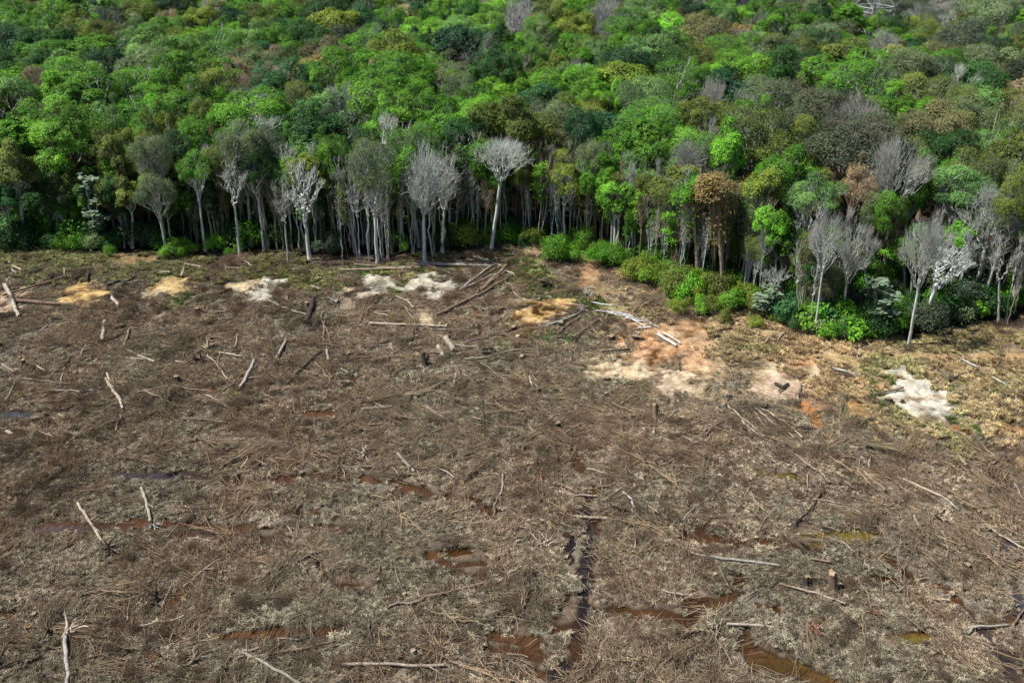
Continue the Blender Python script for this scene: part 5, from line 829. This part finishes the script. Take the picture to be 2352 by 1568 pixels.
for i in range(9):
    g = Geo(); tuft_patch(g, 11, .6, 17, .17, .05, 1.0, 1.4, .017); g2 = twig_patch('t', 9, .6, .15, .6, .006, .014, .08, .3, 1); g.join(g2); TF.append(g.mesh('dead_grass', [M_LIT]))
GR = []
for i in range(4):
    g = Geo(); tuft_patch(g, 16, .8, 26, .42, .3, .9, .8, .022); GR.append(g.mesh('dry_grass', [M_LIT]))
BR = []
for i in range(6):                                    # leafless branch lying flat with its side twigs
    g = Geo(); n = 90; t = rng.random(n)**.7; P = np.stack([t*3.6, rng.normal(0, .55, n)*t, .12 + rng.random(n)*.4*t], 1); skel(g, P, np.array([-.4, 0, .1]), (26, 9, 3), (.88, .7, .42), .010, .14, stem_dir=(1, 0, 0), expo=.4); q = np.repeat(P, 3, 0); frustums(g, q, q + norm(rng.normal(0, 1, q.shape) + [1.2, 0, 0])*(.15+.35*rng.random((len(q), 1))), .007, .003, 3, 0, .45)
    for k in range(len(g.a)): g.a[k][:] = .35 + .4*rng.random()
    BR.append(g.mesh('brushwood', [M_LIT]))
BU = []
for i in range(4):                                    # low leafless scrub bush
    g = Geo(); n = 170; P = dome_tips(.75, .75, n, .5, .05); skel(g, P, np.array([0, 0, 0.]), (50, 16, 6), (.85, .65, .35), .006, .12, expo=.42); q = np.repeat(P, 3, 0); frustums(g, q, q + norm(rng.normal(0, 1, q.shape))*.14, .005, .002, 3, 0, .4)
    for k in range(len(g.a)): g.a[k][:] = .3 + .35*rng.random()
    BU.append(g.mesh('scrub', [M_LIT]))
def field(n, ymax_off=-1, ymin=38, near=1.0, keep=False):
    y = ymin + (150-ymin)*rng.random(n*3)**near; x = (rng.random(n*3)*2-1)*(.57*y + 8); e = edge_y(x) + ymax_off; k = y < e; x, y = x[k][:n], y[k][:n]
    cv = gcolor(x, y)[1]; k = keep | (rng.random(len(x)) > cv[:, 1]); x, y, cv = x[k], y[k], cv[k, 0]
    return x, y, gheight(x, y), cv, (edge_y(x) - y)
def scat(name, protos, x, y, z, s0, s1, tint, label, tilt=.1, rzf=None, dz=0):
    n = len(x); sc = (s0 + (s1-s0)*rng.random(n))[:, None]*np.ones(3); rot = np.stack([rng.normal(0, tilt, n), rng.normal(0, tilt, n), rng.random(n)*6.28 if rzf is None else rzf], 1)
    return gn_scatter(name, protos, np.stack([x, y, z + dz], 1), rot, sc, rng.integers(0, len(protos), n), tint, label)
def ltint(x, y, base=(1, 1, 1)):
    n = len(x); t = np.ones((n, 3))*base; a = fbm(x, y, 6, 91, 3)[:, None]; b_ = vn(x, y, 1.5, 92)[:, None]
    t = t*(.75 + .75*a)*(.8 + .4*b_); w_ = sstep(.45, .65, vn(x, y, 9, 93))[:, None]; t = t*(1 - w_*.5) + t*w_*.5*np.array([.85, 1.0, 1.0]); t = t*(.88 - .24*sstep(8, -45, x))[:, None]*np.array([1., .985, .97])  # litter tint also darkens leftwards, with vignette and sun-angle falloff painted in
    return t*(.93 + .14*rng.random((n, 1)))
x, y, z, cv, de = field(25000, -2, near=.85); dm = chan_mask(x, y); k = (cv < .15) & ((dm > 2.0) | (rng.random(len(x)) < .12)) & (z > WZ-.12) & ((de > 8) | (rng.random(len(x)) < .4)) & ((x < 20) | (de > 28) | (rng.random(len(x)) < .3)); x, y, z = x[k], y[k], z[k]
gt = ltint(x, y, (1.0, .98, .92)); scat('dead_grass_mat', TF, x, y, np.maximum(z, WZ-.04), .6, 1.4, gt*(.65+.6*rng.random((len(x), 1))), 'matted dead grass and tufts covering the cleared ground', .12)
x, y, z, cv, de = field(4600, -1, near=1.0); br = sstep(.35, .6, fbm(x, y, 16, 95, 2)); dens = .12 + .88*br; dens = np.where(y > 85, np.minimum(dens+.35, 1), dens); k = (rng.random(len(x)) < dens) & (cv < .1) & (chan_mask(x, y) > 3.2) & ((x < 25) | (de > 25) | (rng.random(len(x)) < .15)); x, y, z = x[k], y[k], z[k]
ang = (vn(x, y, 14, 96)*4 + rng.normal(0, .5, len(x))); scat('twig_litter', TW, x, y, np.maximum(z, WZ), .7, 1.4, ltint(x, y, (1.0, .86, .76)), 'scattered brown twigs and sticks littering the cleared ground', .08, ang, .03)
x, y, z, cv, de = field(1300, -1, near=1.0); k = (cv < .1) & (chan_mask(x, y) > 3.2) & ((y > 78) | (rng.random(len(x)) < .35)) & ((x < 25) | (de > 20) | (rng.random(len(x)) < .2)); x, y, z = x[k], y[k], z[k]
scat('brushwood_litter', BR, x, y, np.maximum(z, WZ), .6, 1.5, ltint(x, y, (1.0, .88, .78)), 'tangled leafless brushwood lying over the clearing', .1, None, .04)
x, y, z, cv, de = field(4200, 0, near=.7); k = ((cv < .1) | (rng.random(len(x)) < .1)) & (chan_mask(x, y) > 3.2) & (de > -.5) & (fbm(x, y, 12, 97, 2) > .45); x, y, z = x[k], y[k], z[k]
scat('dead_scrub', BU, x, y, np.maximum(z, WZ), .5, 1.2, ltint(x, y, (.85, .68, .62)), 'low brown leafless scrub bushes over the clearing', .1)
ST = []
for i in range(5):                                    # thicker crooked sticks crossing one another
    g = Geo()
    for s_ in range(13):
        a = rng.normal(0, .75) + (1.5 if rng.random() < .25 else 0); L_ = 1 + 2.6*rng.random()**1.5; q = rng.normal(0, .8, 2); r_ = .016 + .026*rng.random(); z0 = .1 + .25*rng.random(); t_ = np.linspace(0, 1, 4)
        Pp = np.stack([q[0] + math.cos(a)*L_*t_, q[1] + math.sin(a)*L_*t_, z0 + rng.normal(0, .12)*t_], 1) + rng.normal(0, .022, (4, 3))*L_; tube(g, Pp, r_*np.array([1, .9, .75, .4]), 4, 0, .42 + .5*rng.random(), cap=False)
    [a.__setitem__(slice(None), a*.85) for a in g.a]; ST.append(g.mesh('sticks', [M_LIT]))
x, y, z, cv, de = field(2300, -1, ymin=48, near=.9); dens = sstep(.42, .6, fbm(x, y, 13, 101, 2))*.85 + .12; dens = dens*(.42 + .58*sstep(62, 84, y)); k = (cv < .1) & (rng.random(len(x)) < dens) & (chan_mask(x, y) > 2.2) & ((x < 22) | (de > 22)); x, y, z = x[k], y[k], z[k]
scat('stick_litter', ST, x, y, np.maximum(z, WZ), .6, 1.25, ltint(x, y, (1.0, .86, .76)), 'crooked broken sticks strewn across one another over the clearing', .06, vn(x, y, 18, 102)*6 + rng.normal(0, .5, len(x)), .03)
# straw grass: right-hand strip and the forest margin
x, y, z, cv, de = field(9500, .5, ymin=80, near=.6, keep=True); pr = sstep(12, 30, x)*sstep(30, 18, de)*.95 + sstep(-10, -30, x)*sstep(14, 6, de)*.5 + sstep(5, 2, de)*.3 + .004; k = (cv < .25) & (rng.random(len(x)) < pr*(1 - cv)*sstep(.3, .5, fbm(x, y, 5, 98, 2) + .06)); x, y, z = x[k], y[k], z[k]
gt = ltint(x, y, (1.25, 1.07, .76))*(.8 + .7*rng.random((len(x), 1))); gg = (sstep(-5, -20, x) + sstep(.55, .7, vn(x, y, 5, 99))*.6).clip(0, 1)[:, None]; gt = gt*(1-gg*.75) + gt*gg*.75*np.array([.55, .85, .6]); scat('dry_grass', GR, x, y, z, .4, 1.3, gt, 'tufts of dry straw-coloured grass along the forest margin', .1)
# green grass sprigs on the wet mossy flats
gm = [p for p in PW if p[6] in ('moss', 'grass')]; xs = []; ys = []
for ex, ey, rx, ry, col, st, nm in gm: n = int(min(500, 5*rx*ry)) if ey > 95 else 0; xs.append(ex + rng.normal(0, .5, n)*rx); ys.append(ey + rng.normal(0, .5, n)*ry)
x = np.concatenate(xs); y = np.concatenate(ys); k = (y < edge_y(x)) & (gcolor(x, y)[1][:, 0] < .1); x, y = x[k], y[k]
scat('green_grass', GR, x, y, gheight(x, y), .3, .7, ltint(x, y, (.32, .55, .16)), 'short green grass sprouting on the damp flats', .1)
for o in list(COL.objects):
    if o.type == 'MESH' and o.name.startswith(('twig_litter', 'dead_grass_mat', 'brushwood_litter')): pass
print('LOGS', len(LREC), sum(r['name'] == 'log' for r in LREC))
